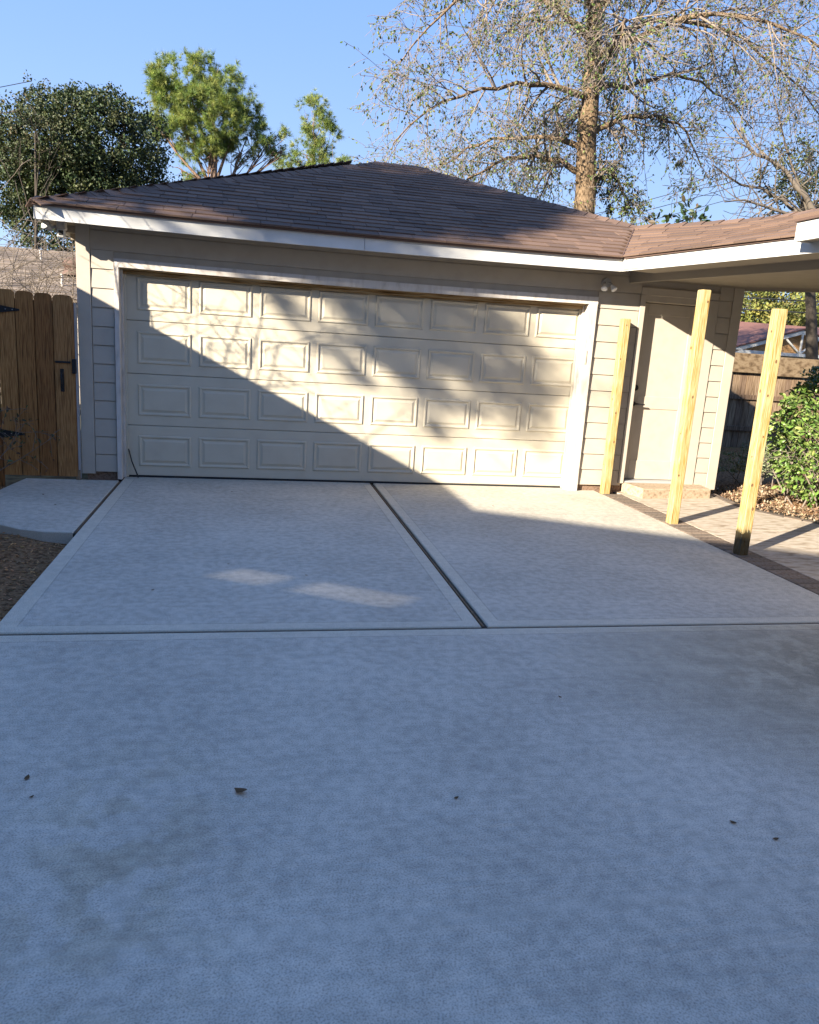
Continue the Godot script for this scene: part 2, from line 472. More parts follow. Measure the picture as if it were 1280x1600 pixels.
func driveway() -> void:
	var m := StandardMaterial3D.new()
	m.albedo_color = lin(0.675, 0.625, 0.52); m.albedo_texture = concrete_image(); m.roughness = 0.85; m.metallic_specular = 0.3
	bump(m, noise_tex(0.11, [], 256, 91, 3, 2048), 0.35)
	m.detail_enabled = true; m.detail_blend_mode = BaseMaterial3D.BLEND_MODE_MUL
	m.detail_uv_layer = BaseMaterial3D.DETAIL_UV_2; m.uv2_triplanar = true; m.uv2_world_triplanar = true; m.uv2_scale = Vector3(0.55, 0.55, 0.55)
	m.detail_albedo = noise_tex(0.22, [Color(0.66, 0.66, 0.67), Color(0.90, 0.90, 0.90), Color(1, 1, 1), Color(1, 1, 1)], 1024, 92, 3)
	mats.concrete = m
	var root := Node3D.new(); root.name = "driveway"; root.set_meta("kind", "structure"); add_child(root)
	var R := func(x0: float, z0: float, x1: float, z1: float) -> PackedVector2Array:
		return PackedVector2Array([Vector2(x0, z0), Vector2(x1, z0), Vector2(x1, z1), Vector2(x0, z1)])
	put("slab", slabm(R.call(0.05, -0.12, 2.645, 4.25), -0.14, 0.0, DW0, DW1, 0.006), m, root)
	put("slab", slabm(R.call(2.686, -0.12, 5.3, 4.25), -0.14, 0.0, DW0, DW1, 0.006), m, root)
	put("slab", slabm(R.call(0.05, 4.285, 5.3, 10.0), -0.14, 0.0, DW0, DW1, 0.006), m, root)
	# short walk to the gate with a curved front edge
	var poly := PackedVector2Array([Vector2(-0.86, 0.1), Vector2(0.02, 0.1), Vector2(0.02, 2.22)])
	for q in [Vector2(-0.2, 2.2), Vector2(-0.38, 2.13), Vector2(-0.56, 1.99), Vector2(-0.74, 1.78), Vector2(-0.88, 1.5), Vector2(-0.95, 1.2), Vector2(-0.94, 0.8), Vector2(-0.9, 0.4)]: poly.append(q)
	var wk := struct("gate_walk", slabm(poly, -0.14, 0.0, DW0, DW1, 0.006), m)
	wk.set_meta("label", "small concrete walk with curved edge before the wooden gate")
	# joint fillers: sunk, uneven strips
	put("joint_filler", boxm(Vector3(2.645, -0.13, -0.1), Vector3(2.686, -0.014, 4.25), 0.0), mats.joint, root)
	put("joint_filler", boxm(Vector3(0.05, -0.13, 4.25), Vector3(5.3, -0.012, 4.285), 0.0), mats.joint, root)
	put("joint_filler", boxm(Vector3(0.02, -0.13, 0.1), Vector3(0.05, -0.014, 2.22), 0.0), mats.joint, root)
	put("joint_board", boxm(Vector3(2.656, -0.1, -0.09), Vector3(2.667, -0.004, 4.24), 0.003), mats.oldwood[0], root)
	put("joint_board", boxm(Vector3(0.03, -0.1, 0.12), Vector3(0.04, -0.003, 2.21), 0.003), mats.oldwood[0], root)

func patio() -> void:
	var root := Node3D.new(); root.name = "patio"; root.set_meta("kind", "structure"); add_child(root)
	var edge := [Vector2(6.78, 0.0), Vector2(6.70, 0.5), Vector2(6.69, 0.72), Vector2(6.77, 0.98), Vector2(6.89, 1.24), Vector2(7.1, 1.56), Vector2(7.5, 1.97), Vector2(8.2, 2.5)]
	var clip := func(z0: float, z1: float) -> PackedVector2Array:
		var p := PackedVector2Array([Vector2(5.565, z0)])
		var right := []
		for i in edge.size():
			var e: Vector2 = edge[i]
			if e.y > z0 and e.y < z1: right.append(e)
		var at := func(z: float) -> float:
			for i in edge.size() - 1:
				if z <= edge[i + 1].y: return lerpf(edge[i].x, edge[i + 1].x, clampf((z - edge[i].y) / (edge[i + 1].y - edge[i].y), 0, 1))
			return 8.2
		p.append(Vector2(at.call(z0), z0))
		for e in right: p.append(e)
		p.append(Vector2(at.call(z1), z1)); p.append(Vector2(5.565, z1))
		return p
	for q in [[0.0, 1.824], [1.834, 3.4], [3.41, 5.2], [5.21, 7.0]]:
		put("stamped_slab", slabm(clip.call(q[0], q[1]), -0.12, -0.002, Vector2.ZERO, Vector2.ONE, 0.005), mats.patio, root)
	put("bedding", slabm(PackedVector2Array([Vector2(5.3, -0.05), Vector2(6.9, -0.05), Vector2(8.3, 2.5), Vector2(8.3, 7.0), Vector2(5.3, 7.0)]), -0.14, -0.03), mats.joint, root)
	# dark brick border along the driveway
	var z := 0.18; var i := 0
	while z < 6.2:
		var w := 0.1 + rng.randf_range(-0.004, 0.004)
		var b := put("brick", boxm(Vector3(5.312, -0.1, z), Vector3(5.558, rng.randf_range(-0.003, 0.002), z + w), 0.006), mats.brick[rng.randi() % 3], root)
		z += w + 0.014; i += 1
	# second border between the patio and the planting bed
	for k in edge.size() - 1:
		var a: Vector2 = edge[k] + Vector2(0.012, -0.006); var b2: Vector2 = edge[k + 1] + Vector2(0.012, -0.006)
		var d := (b2 - a); var nn := int(max(1.0, round(d.length() / 0.2)))
		var nrm := Vector2(d.y, -d.x).normalized() * 0.1
		for q in nn:
			var p0 := a + d * ((q + 0.03) / nn); var p1 := a + d * ((q + 0.97) / nn)
			put("brick", slabm(PackedVector2Array([p0, p0 + nrm, p1 + nrm, p1]), -0.1, rng.randf_range(-0.002, 0.006), Vector2.ZERO, Vector2.ONE, 0.005), mats.brick[rng.randi() % 3], root)
	# raised step below the side door
	var s := struct("door_step", slabm(PackedVector2Array([Vector2(5.64, 0.005), Vector2(6.66, 0.005), Vector2(6.62, 0.30), Vector2(5.705, 0.40)]), -0.05, 0.11, Vector2.ZERO, Vector2.ONE, 0.012), mats.step)
	s.set_meta("label", "low stamped stone step below the side door")
	# planting bed with bark and dead leaves
	var n := FastNoiseLite.new(); n.seed = 8; n.frequency = 1.3
	var t := st(false)
	var f := func(x: float, zz: float) -> Vector3: return Vector3(x, -0.02 + 0.05 * n.get_noise_2d(x, zz) + 0.05 * clampf((x - 6.9) * 0.5, 0, 1), zz)
	var nx := 40; var nz := 50
	for ii in nx:
		for jj in nz:
			var x0 := lerpf(6.6, 12.0, float(ii) / nx); var x1 := lerpf(6.6, 12.0, float(ii + 1) / nx)
			var z0 := lerpf(-4.8, 2.6, float(jj) / nz); var z1 := lerpf(-4.8, 2.6, float(jj + 1) / nz)
			if (x0 + x1) * 0.5 < 7.0 and (z0 + z1) * 0.5 > 0.3 and (z0 + z1) * 0.5 < 0.6: pass
			var a: Vector3 = f.call(x0, z0)
			face(t, [a, f.call(x1, z0), f.call(x1, z1)], a - Vector3.UP); face(t, [a, f.call(x1, z1), f.call(x0, z1)], a - Vector3.UP)
	struct("planting_bed", done(t), mats.soil, Vector3(0, -0.035, 0))
	var xf := []; var cols := []
	var lf := leaf_mesh(0.6, 0.3, 0.3)
	for q in 5200:
		var p := Vector3(rng.randf_range(6.75, 9.0), 0, rng.randf_range(-0.6, 2.3))
		# keep off the paving
		var ex := 6.8
		for k in edge.size() - 1:
			if p.z >= edge[k].y and p.z <= edge[k + 1].y: ex = lerpf(edge[k].x, edge[k + 1].x, (p.z - edge[k].y) / (edge[k + 1].y - edge[k].y))
		if p.x < ex + 0.16: continue
		p.y = (f.call(p.x, p.z) as Vector3).y - 0.02 + rng.randf() * 0.025
		var k := rng.randf_range(0.02, 0.05)
		xf.append(Transform3D(Basis.from_euler(Vector3(PI / 2 + rng.randfn() * 0.5, rng.randf() * TAU, rng.randfn() * 0.5)).scaled(Vector3.ONE * k), p))
		cols.append(vary([Color(0.24, 0.16, 0.10), Color(0.30, 0.235, 0.16), Color(0.18, 0.11, 0.065)][q % 3], 0.25))
	tag(scatter("leaf_litter", lf, mats.litter, xf, cols, null), "dry brown leaves and bark covering the planting bed", "leaf litter", "", "stuff")
	# lawn behind the bed
	xf = []; cols = []
	var bl := st()
	for q in 7:
		var o := Vector3(rng.randfn() * 0.25, 0, rng.randfn() * 0.25); var d2 := Vector3(rng.randfn() * 0.25, 1, rng.randfn() * 0.25)
		var wv := Vector3(rng.randfn(), 0, rng.randfn()).normalized() * 0.05
		bl.add_vertex(o - wv); bl.add_vertex(o + d2 * rng.randf_range(0.6, 1.0)); bl.add_vertex(o + wv)
	var blm := done(bl)
	for q in 5200:
		var p := Vector3(rng.randf_range(7.0, 13.0), -0.08, rng.randf_range(-4.7, -1.9))
		xf.append(Transform3D(Basis.from_euler(Vector3(0, rng.randf() * TAU, 0)).scaled(Vector3.ONE * rng.randf_range(0.07, 0.13)), p))
		cols.append(vary(Color(0.10, 0.15, 0.035), 0.25))
	tag(scatter("lawn_grass", blm, mats.leaf, xf, cols, null), "short green grass before the old wooden fence", "grass", "", "stuff")

# a lap-siding board or trim, bent by the sag of the header where bend is 1
func board(parent: Node, called: String, x0: float, x1: float, y0: float, y1: float, zb: float, z_low: float, z_top: float, m: Material, bend := 0.0, segs := 1) -> MeshInstance3D:
	var s := st()
	for i in segs:
		var a := lerpf(x0, x1, float(i) / segs); var b := lerpf(x0, x1, float(i + 1) / segs)
		var sa := sag(a) * bend; var sb := sag(b) * bend
		hexa(s, [Vector3(a, y0 + sa, zb), Vector3(b, y0 + sb, zb), Vector3(b, y0 + sb, z_low), Vector3(a, y0 + sa, z_low), Vector3(a, y1 + sa, zb), Vector3(b, y1 + sb, zb), Vector3(b, y1 + sb, z_top), Vector3(a, y1 + sa, z_top)])
	return put(called, done(s), m, parent)

func garage() -> void:
	var g := thing("garage", "tan lap-sided garage with brown hipped shingle roof beyond the driveway", "garage")
	var E := 0.1817; var Y0 := 0.065
	# walls behind the boards
	var s := st()
	box(s, Vector3(-0.325, 0.07, -0.15), Vector3(0.0, 2.74, -0.002)); box(s, Vector3(0.0, 2.16, -0.15), Vector3(5.06, 2.74, -0.002))
	box(s, Vector3(5.06, 0.07, -0.15), Vector3(5.62, 2.74, -0.002)); box(s, Vector3(5.62, 2.205, -0.15), Vector3(6.50, 2.74, -0.002)); box(s, Vector3(6.50, 0.07, -0.15), Vector3(6.84, 2.74, -0.002))
	put("front_wall", done(s), mats.siding, g)
	s = st(); box(s, Vector3(-0.325, 0.07, -5.65), Vector3(-0.2, 2.74, -0.15)); put("side_wall", done(s), mats.siding, g)
	s = st(); box(s, Vector3(6.72, 0.07, -5.65), Vector3(6.84, 2.74, -0.15)); put("side_wall", done(s), mats.siding, g)
	s = st(); box(s, Vector3(-0.2, 0.07, -5.65), Vector3(6.72, 2.74, -5.53)); put("rear_wall", done(s), mats.siding, g)
	s = st(); box(s, Vector3(-0.30, -0.14, -5.6), Vector3(-0.004, 0.07, -0.012)); box(s, Vector3(5.06, -0.14, -0.14), Vector3(5.64, 0.07, -0.012)); box(s, Vector3(6.45, -0.14, -5.6), Vector3(6.82, 0.07, -0.012)); box(s, Vector3(0.0, -0.14, -5.6), Vector3(6.45, -0.03, -0.16))
	put("foundation", done(s), mats.base, g)
	# siding boards on the front
	for k in 12:
		var y := Y0 + E * k
		board(g, "siding_board", -0.211, -0.007, y + 0.009, y + E, -0.002, 0.021, 0.012, mats.siding)
		board(g, "siding_board", 5.071, 5.571, y + 0.009, y + E, -0.002, 0.021, 0.012, mats.siding)
		board(g, "siding_board", 6.557, 6.724, y + 0.009, y + E, -0.002, 0.021, 0.012, mats.siding)
	for k in 3:
		var y := Y0 + E * (12 + k)
		board(g, "siding_board", -0.215, 5.575 if k == 0 else 6.727, y + 0.009, min(y + E, 2.68), -0.002, 0.021, 0.012, mats.siding, 1.0, 10)
	board(g, "siding_board", 6.557, 6.724, Y0 + E * 12 + 0.009, Y0 + E * 13, -0.002, 0.021, 0.012, mats.siding)
	# side boards (left face)
	for k in 14:
		var y := Y0 + E * k
		s = st(); hexa(s, [Vector3(-0.326, y, -5.6), Vector3(-0.326, y, -0.01), Vector3(-0.343, y, -0.01), Vector3(-0.343, y, -5.6), Vector3(-0.326, y + E, -5.6), Vector3(-0.326, y + E, -0.01), Vector3(-0.333, y + E, -0.01), Vector3(-0.333, y + E, -5.6)])
		put("siding_board", done(s), mats.siding, g)
	# corner boards
	put("corner_board", boxm(Vector3(-0.345, 0.05, -0.002), Vector3(-0.218, 2.66, 0.026), 0.003), mats.siding, g)
	put("corner_board", boxm(Vector3(6.730, 0.05, -0.002), Vector3(6.855, 2.66, 0.026), 0.003), mats.siding, g)
	put("corner_board", boxm(Vector3(6.842, 0.05, -0.12), Vector3(6.866, 2.66, -0.002), 0.003), mats.siding, g)
	# big door surround: face trim and jambs
	put("door_trim", boxm(Vector3(0.0, 0.0, -0.002), Vector3(0.046, 2.105, 0.05), 0.003), mats.trim, g)
	put("door_trim", boxm(Vector3(4.957, 0.0, -0.002), Vector3(5.06, 2.105, 0.05), 0.003), mats.trim, g)
	var ht := board(g, "door_trim", 0.0, 5.06, 2.107, 2.186, -0.002, 0.052, 0.052, mats.trim, 1.0, 10)
	put("jamb", boxm(Vector3(0.006, 0.0, -0.15), Vector3(0.043, 2.12, -0.002), 0.002), mats.trim, g)
	put("jamb", boxm(Vector3(4.963, 0.0, -0.15), Vector3(5.0, 2.12, -0.002), 0.002), mats.trim, g)
	board(g, "jamb", 0.04, 4.965, 2.095, 2.14, -0.15, -0.003, -0.003, mats.stained, 1.0, 10)
	put("door_stop", boxm(Vector3(0.043, 0.0, -0.118), Vector3(0.066, 2.09, -0.07), 0.003), mats.trim, g)
	put("door_stop", boxm(Vector3(0.066, 0.004, -0.122), Vector3(0.086, 2.085, -0.105), 0.002), mats.door, g)
	put("door_stop", boxm(Vector3(4.94, 0.0, -0.118), Vector3(4.963, 2.09, -0.07), 0.003), mats.trim, g)
	put("door_stop", boxm(Vector3(4.92, 0.004, -0.122), Vector3(4.94, 2.085, -0.105), 0.002), mats.door, g)
	board(g, "door_stop", 0.066, 4.94, 2.055, 2.095, -0.118, -0.07, -0.075, mats.stained, 0.9, 10)
	put("jamb_plate", boxm(Vector3(4.972, 1.45, 0.05), Vector3(4.992, 1.60, 0.058), 0.002), mats.door, g)
	# garage door: four sections of eight raised panels
	var d := node("garage_door", g)
	d.set_meta("label", "cream sectional garage door with raised panels")
	var H := 0.530
	var pm := raised_panel(0.53, 0.325)
	for r in 4:
		var y := 0.018 + H * r
		put("section", boxm(Vector3(0.07, y, -0.172), Vector3(4.935, y + H - 0.005, -0.13), 0.004), mats.door, d)
		for c in 8:
			put("panel", pm, mats.door, d, Vector3(0.185 + 0.265 + 0.606 * c, y + 0.262, -0.1302))
	put("bottom_seal", boxm(Vector3(0.07, -0.002, -0.165), Vector3(4.935, 0.019, -0.128), 0.004), mats.rubber, d)
	# loose strip of weather seal hanging at the left foot of the door
	var t := Tubes.new(); t.add([Vector3(0.09, 0.30, -0.095), Vector3(0.125, 0.17, -0.07), Vector3(0.165, 0.07, -0.06), Vector3(0.19, 0.01, -0.04)], [0.006, 0.007, 0.007, 0.008], 5)
	var strip := put("hanging_seal", t.mesh(), mats.rubber, d); strip.set_meta("label", "loose black strip of weather seal")
	entry_door(g)
	garage_roof(g)

func raised_panel(w: float, h: float) -> ArrayMesh:
	var s := st()
	var prof := [[0.0, 0.0], [0.010, 0.013], [0.020, 0.013], [0.032, 0.001], [0.042, 0.001], [0.064, 0.012]]   # inset, height
	for i in prof.size() - 1:
		var a: Array = prof[i]; var b: Array = prof[i + 1]
		var ca := [Vector3(-w / 2 + a[0], -h / 2 + a[0], a[1]), Vector3(w / 2 - a[0], -h / 2 + a[0], a[1]), Vector3(w / 2 - a[0], h / 2 - a[0], a[1]), Vector3(-w / 2 + a[0], h / 2 - a[0], a[1])]
		var cb := [Vector3(-w / 2 + b[0], -h / 2 + b[0], b[1]), Vector3(w / 2 - b[0], -h / 2 + b[0], b[1]), Vector3(w / 2 - b[0], h / 2 - b[0], b[1]), Vector3(-w / 2 + b[0], h / 2 - b[0], b[1])]
		for k in 4:
			var j := (k + 1) % 4
			face(s, [ca[k], ca[j], cb[j], cb[k]], Vector3(0, 0, -5))
	var e: Array = prof[-1]
	face(s, [Vector3(-w / 2 + e[0], -h / 2 + e[0], e[1]), Vector3(w / 2 - e[0], -h / 2 + e[0], e[1]), Vector3(w / 2 - e[0], h / 2 - e[0], e[1]), Vector3(-w / 2 + e[0], h / 2 - e[0], e[1])], Vector3(0, 0, -5))
	return done(s)

func entry_door(g: Node3D) -> void:
	put("casing", boxm(Vector3(5.578, 0.10, -0.002), Vector3(5.642, 2.245, 0.030), 0.003), mats.siding, g)
	put("casing", boxm(Vector3(6.425, 0.10, -0.002), Vector3(6.550, 2.245, 0.030), 0.003), mats.siding, g)
	put("casing", boxm(Vector3(5.578, 2.247, -0.002), Vector3(6.550, 2.33, 0.026), 0.003), mats.siding, g)
	put("entry_jamb", boxm(Vector3(5.622, 0.10, -0.16), Vector3(5.645, 2.21, -0.003), 0.002), mats.siding, g)
	put("entry_jamb", boxm(Vector3(6.42, 0.10, -0.16), Vector3(6.45, 2.21, -0.003), 0.002), mats.siding, g)
	put("entry_jamb", boxm(Vector3(5.645, 2.18, -0.16), Vector3(6.42, 2.21, -0.003), 0.002), mats.siding, g)
	put("threshold", boxm(Vector3(5.645, 0.09, -0.16), Vector3(6.42, 0.128, 0.012), 0.004), mats.metal_grey, g)
	var d := node("entry_door", g); d.set_meta("label", "plain tan side door with black lever handle")
	put("door_leaf", boxm(Vector3(5.65, 0.132, -0.16), Vector3(6.415, 2.175, -0.125), 0.003), mats.entry, d)
	# rails and stiles proud of the leaf
	for q in [[0.134, 0.36], [0.975, 1.12], [2.045, 2.172]]:
		put("rail", boxm(Vector3(5.762, q[0], -0.128), Vector3(6.303, q[1], -0.116), 0.003), mats.entry, d)
	put("stile", boxm(Vector3(5.652, 0.134, -0.128), Vector3(5.760, 2.172, -0.1155), 0.003), mats.entry, d)
	put("stile", boxm(Vector3(6.305, 0.134, -0.128), Vector3(6.413, 2.172, -0.1155), 0.003), mats.entry, d)
	var db := CylinderMesh.new(); db.top_radius = 0.034; db.bottom_radius = 0.04; db.height = 0.03; db.radial_segments = 24
	var o := put("deadbolt", db, mats.black, d, Vector3(5.712, 1.215, -0.103)); o.rotation.x = PI / 2
	var rose := CylinderMesh.new(); rose.top_radius = 0.026; rose.bottom_radius = 0.03; rose.height = 0.024; rose.radial_segments = 24
	o = put("handle_rose", rose, mats.black, d, Vector3(5.712, 1.03, -0.105)); o.rotation.x = PI / 2
	var t := Tubes.new(); t.add([Vector3(5.712, 1.03, -0.1), Vector3(5.712, 1.03, -0.055), Vector3(5.73, 1.03, -0.05), Vector3(5.83, 1.026, -0.052)], [0.011, 0.011, 0.011, 0.009], 8)
	put("lever", t.mesh(), mats.black, d)

# ---- roof
const PITCH := 0.4
func roof_pt(x: float, sl: float, lift := 0.0) -> Vector3:      # front slope: x and distance up the slope from the eave
	var c := 1.0 / sqrt(1 + PITCH * PITCH); var L := 3.545
	return Vector3(x, 2.572 + sl * PITCH * c + sag(x) * max(0.0, 1 - sl / L) + lift * c, 0.49 - sl * c + lift * PITCH * c)

func shingle_unit() -> ArrayMesh:   # unit width, butt at z = 0, up the slope to -z
	var s := st()
	hexa(s, [Vector3(-0.5, -0.002, 0), Vector3(0.5, -0.002, 0), Vector3(0.5, -0.002, -0.19), Vector3(-0.5, -0.002, -0.19), Vector3(-0.497, 0.015, 0), Vector3(0.497, 0.015, 0), Vector3(0.497, 0.002, -0.19), Vector3(-0.497, 0.002, -0.19)])
	return done(s)

func garage_roof(g: Node3D) -> void:
	var roof := node("roof", g); roof.set_meta("label", "brown asphalt shingle hip roof")
	# decks (four slopes) a little under the shingles
	var fl := Vector3(-0.615, 2.56, 0.485); var fr := Vector3(7.13, 2.56, 0.485); var bl := Vector3(-0.615, 2.56, -6.085); var br := Vector3(7.13, 2.56, -6.085)
	var p1 := Vector3(2.95, 3.876, -2.8); var p2 := Vector3(3.5, 3.876, -2.8)
	var s := st(); var c := Vector3(3, 1, -2.8)
	face(s, [roof_pt(-0.6, 0, -0.006), roof_pt(1, 0, -0.006), p1], c); face(s, [roof_pt(1, 0, -0.006), roof_pt(2.4, 0, -0.006), p2, p1], c); face(s, [roof_pt(2.4, 0, -0.006), roof_pt(3.8, 0, -0.006), p2], c); face(s, [roof_pt(3.8, 0, -0.006), roof_pt(5.4, 0, -0.006), p2], c); face(s, [roof_pt(5.4, 0, -0.006), fr, p2], c)
	face(s, [fl, bl, p1], c); face(s, [fr, br, p2], c); face(s, [bl, br, p2, p1], c)
	put("roof_deck", done(s), mats.shingle[3], roof)
	# left slope courses (seen only edge on)
	var co := 1.0 / sqrt(1 + PITCH * PITCH); var si := PITCH * co
	s = st()
	for k in 25:
		var sl := k * 0.143; var sl2 := sl + 0.17
		var z0 := 0.485 - sl * co; var z1 := -6.085 + sl * co; var x0 := -0.63 + sl * co; var y0 := 2.566 + sl * si
		var x1 := -0.63 + sl2 * co; var y1 := 2.566 + sl2 * si
		if z0 - z1 < 0.3: break
		hexa(s, [Vector3(x0, y0, z0), Vector3(x0, y0, z1), Vector3(x1, y1, z1), Vector3(x1, y1, z0), Vector3(x0 - 0.004, y0 + 0.015, z0), Vector3(x0 - 0.004, y0 + 0.015, z1), Vector3(x1, y1 + 0.002, z1), Vector3(x1, y1 + 0.002, z0)])
	var ls := put("shingle_courses", done(s), mats.shingle[1], roof); ls.set_meta("kind", "stuff")
	# front slope, shingle by shingle; 300 as parts, the farthest ones joined
	var unit := shingle_unit()
	var list := []
	var EXP := 0.143
	for k in 25:
		var sl := k * EXP - 0.012
		var z := 0.49 - sl * co
		var xl := -0.60 + sl * co * 1.078
		var xr := 5.075 + (0.725 * clampf(sl / 1.357, 0, 1)) if sl < 1.357 else lerpf(5.8, 3.45, (sl - 1.357) / (3.545 - 1.357))
		if k == 24: xl = min(xl, 2.95)
		var x := xl - rng.randf() * 0.28
		while x < xr - 0.02:
			var w := 0.30 + rng.randf_range(-0.05, 0.05)
			var a: float = max(x, xl); var b: float = min(x + w, xr)
			if b - a > 0.03: list.append([a, b, sl])
			x += w
	var nb := Basis(Vector3.RIGHT, Vector3(0, co, si), Vector3(0, -si, co))
	var far := st()
	for i in list.size():
		var q: Array = list[i]
		var mid: float = (q[0] + q[1]) * 0.5
		var at := roof_pt(mid, q[2])
		var slope: float = (roof_pt(q[1], q[2]).y - roof_pt(q[0], q[2]).y) / (q[1] - q[0])
		var bs := nb * Basis.from_euler(Vector3(rng.randf_range(-0.004, 0.012), 0, slope))
		var xf := Transform3D(bs.scaled_local(Vector3(q[1] - q[0] - 0.004, rng.randf_range(0.8, 1.25), 1)), at)
		if i < 290:
			var o := put("shingle", unit, mats.shingle[rng.randi() % 4], roof); o.transform = xf
		else:
			far.append_from(unit, 0, xf)
	var fm := put("shingle_courses", far.commit(), mats.shingle[0], roof); fm.set_meta("kind", "stuff")
	# hip caps
	var cap := st()
	hexa(cap, [Vector3(-0.13, -0.05, 0.02), Vector3(0, 0.012, 0.02), Vector3(0, 0.001, -0.22), Vector3(-0.13, -0.058, -0.22), Vector3(-0.13, -0.038, 0.02), Vector3(0, 0.026, 0.02), Vector3(0, 0.012, -0.22), Vector3(-0.13, -0.048, -0.22)])
	hexa(cap, [Vector3(0, 0.012, 0.02), Vector3(0.13, -0.05, 0.02), Vector3(0.13, -0.058, -0.22), Vector3(0, 0.001, -0.22), Vector3(0, 0.026, 0.02), Vector3(0.13, -0.038, 0.02), Vector3(0.13, -0.048, -0.22), Vector3(0, 0.012, -0.22)])
	var capm := done(cap)
	for line in [[Vector3(-0.605, 2.578, 0.475), Vector3(2.95, 3.89, -2.8)], [Vector3(2.9, 3.895, -2.8), Vector3(3.55, 3.895, -2.8)], [Vector3(5.85, 3.055, -0.69), Vector3(3.45, 3.89, -2.8)]]:
		var a: Vector3 = line[0]; var b: Vector3 = line[1]
		var d := (a - b).normalized()
		var sx := Vector3.UP.cross(d).normalized()
		var bs := Basis(sx, d.cross(sx), d)
		var n := int(a.distance_to(b) / 0.15)
		for i in n + 1:
			var o := put("hip_cap", capm, mats.shingle[rng.randi() % 4], roof)
			o.transform = Transform3D(bs * Basis.from_euler(Vector3(rng.randf_range(-0.03, 0.03), 0, 0)), a.lerp(b, (i + 0.1) / (n + 1)))
	# drip edge, fascia boards and sloping soffit
	s = st()
	for i in 10:
		var x0 := lerpf(-0.61, 5.07, i / 10.0); var x1 := lerpf(-0.61, 5.07, (i + 1) / 10.0)
		hexa(s, [Vector3(x0, 2.548 + sag(x0), 0.44), Vector3(x1, 2.548 + sag(x1), 0.44), Vector3(x1, 2.548 + sag(x1), 0.478), Vector3(x0, 2.548 + sag(x0), 0.478), Vector3(x0, 2.573 + sag(x0), 0.44), Vector3(x1, 2.573 + sag(x1), 0.44), Vector3(x1, 2.573 + sag(x1), 0.482), Vector3(x0, 2.573 + sag(x0), 0.482)])
	put("drip_edge", done(s), mats.drip, roof)
	board(roof, "fascia", -0.604, 2.379, 2.431, 2.558, 0.43, 0.45, 0.45, mats.white, 1.0, 6)
	board(roof, "fascia", 2.383, 5.098, 2.431, 2.558, 0.43, 0.45, 0.45, mats.white, 1.0, 6)
	s = st(); box(s, Vector3(-0.604, 2.431, -6.07), Vector3(-0.584, 2.558, 0.43)); put("fascia", done(s), mats.white, roof)
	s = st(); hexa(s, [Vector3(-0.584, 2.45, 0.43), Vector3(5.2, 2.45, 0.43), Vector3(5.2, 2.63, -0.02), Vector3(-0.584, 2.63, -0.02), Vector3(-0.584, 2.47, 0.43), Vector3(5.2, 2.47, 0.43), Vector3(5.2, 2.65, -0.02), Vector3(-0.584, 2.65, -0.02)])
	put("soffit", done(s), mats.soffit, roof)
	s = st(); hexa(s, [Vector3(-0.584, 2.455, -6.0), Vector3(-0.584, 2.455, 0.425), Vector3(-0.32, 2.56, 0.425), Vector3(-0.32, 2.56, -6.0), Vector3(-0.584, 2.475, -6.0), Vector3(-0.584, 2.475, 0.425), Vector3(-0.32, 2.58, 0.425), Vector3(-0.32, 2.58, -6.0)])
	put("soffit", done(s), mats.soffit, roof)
	for zz in [-0.25, -0.95, -1.65]:
		put("rafter_tail", boxm(Vector3(-0.58, 2.40, zz), Vector3(-0.345, 2.47, zz + 0.045), 0.003), mats.soffit, roof)

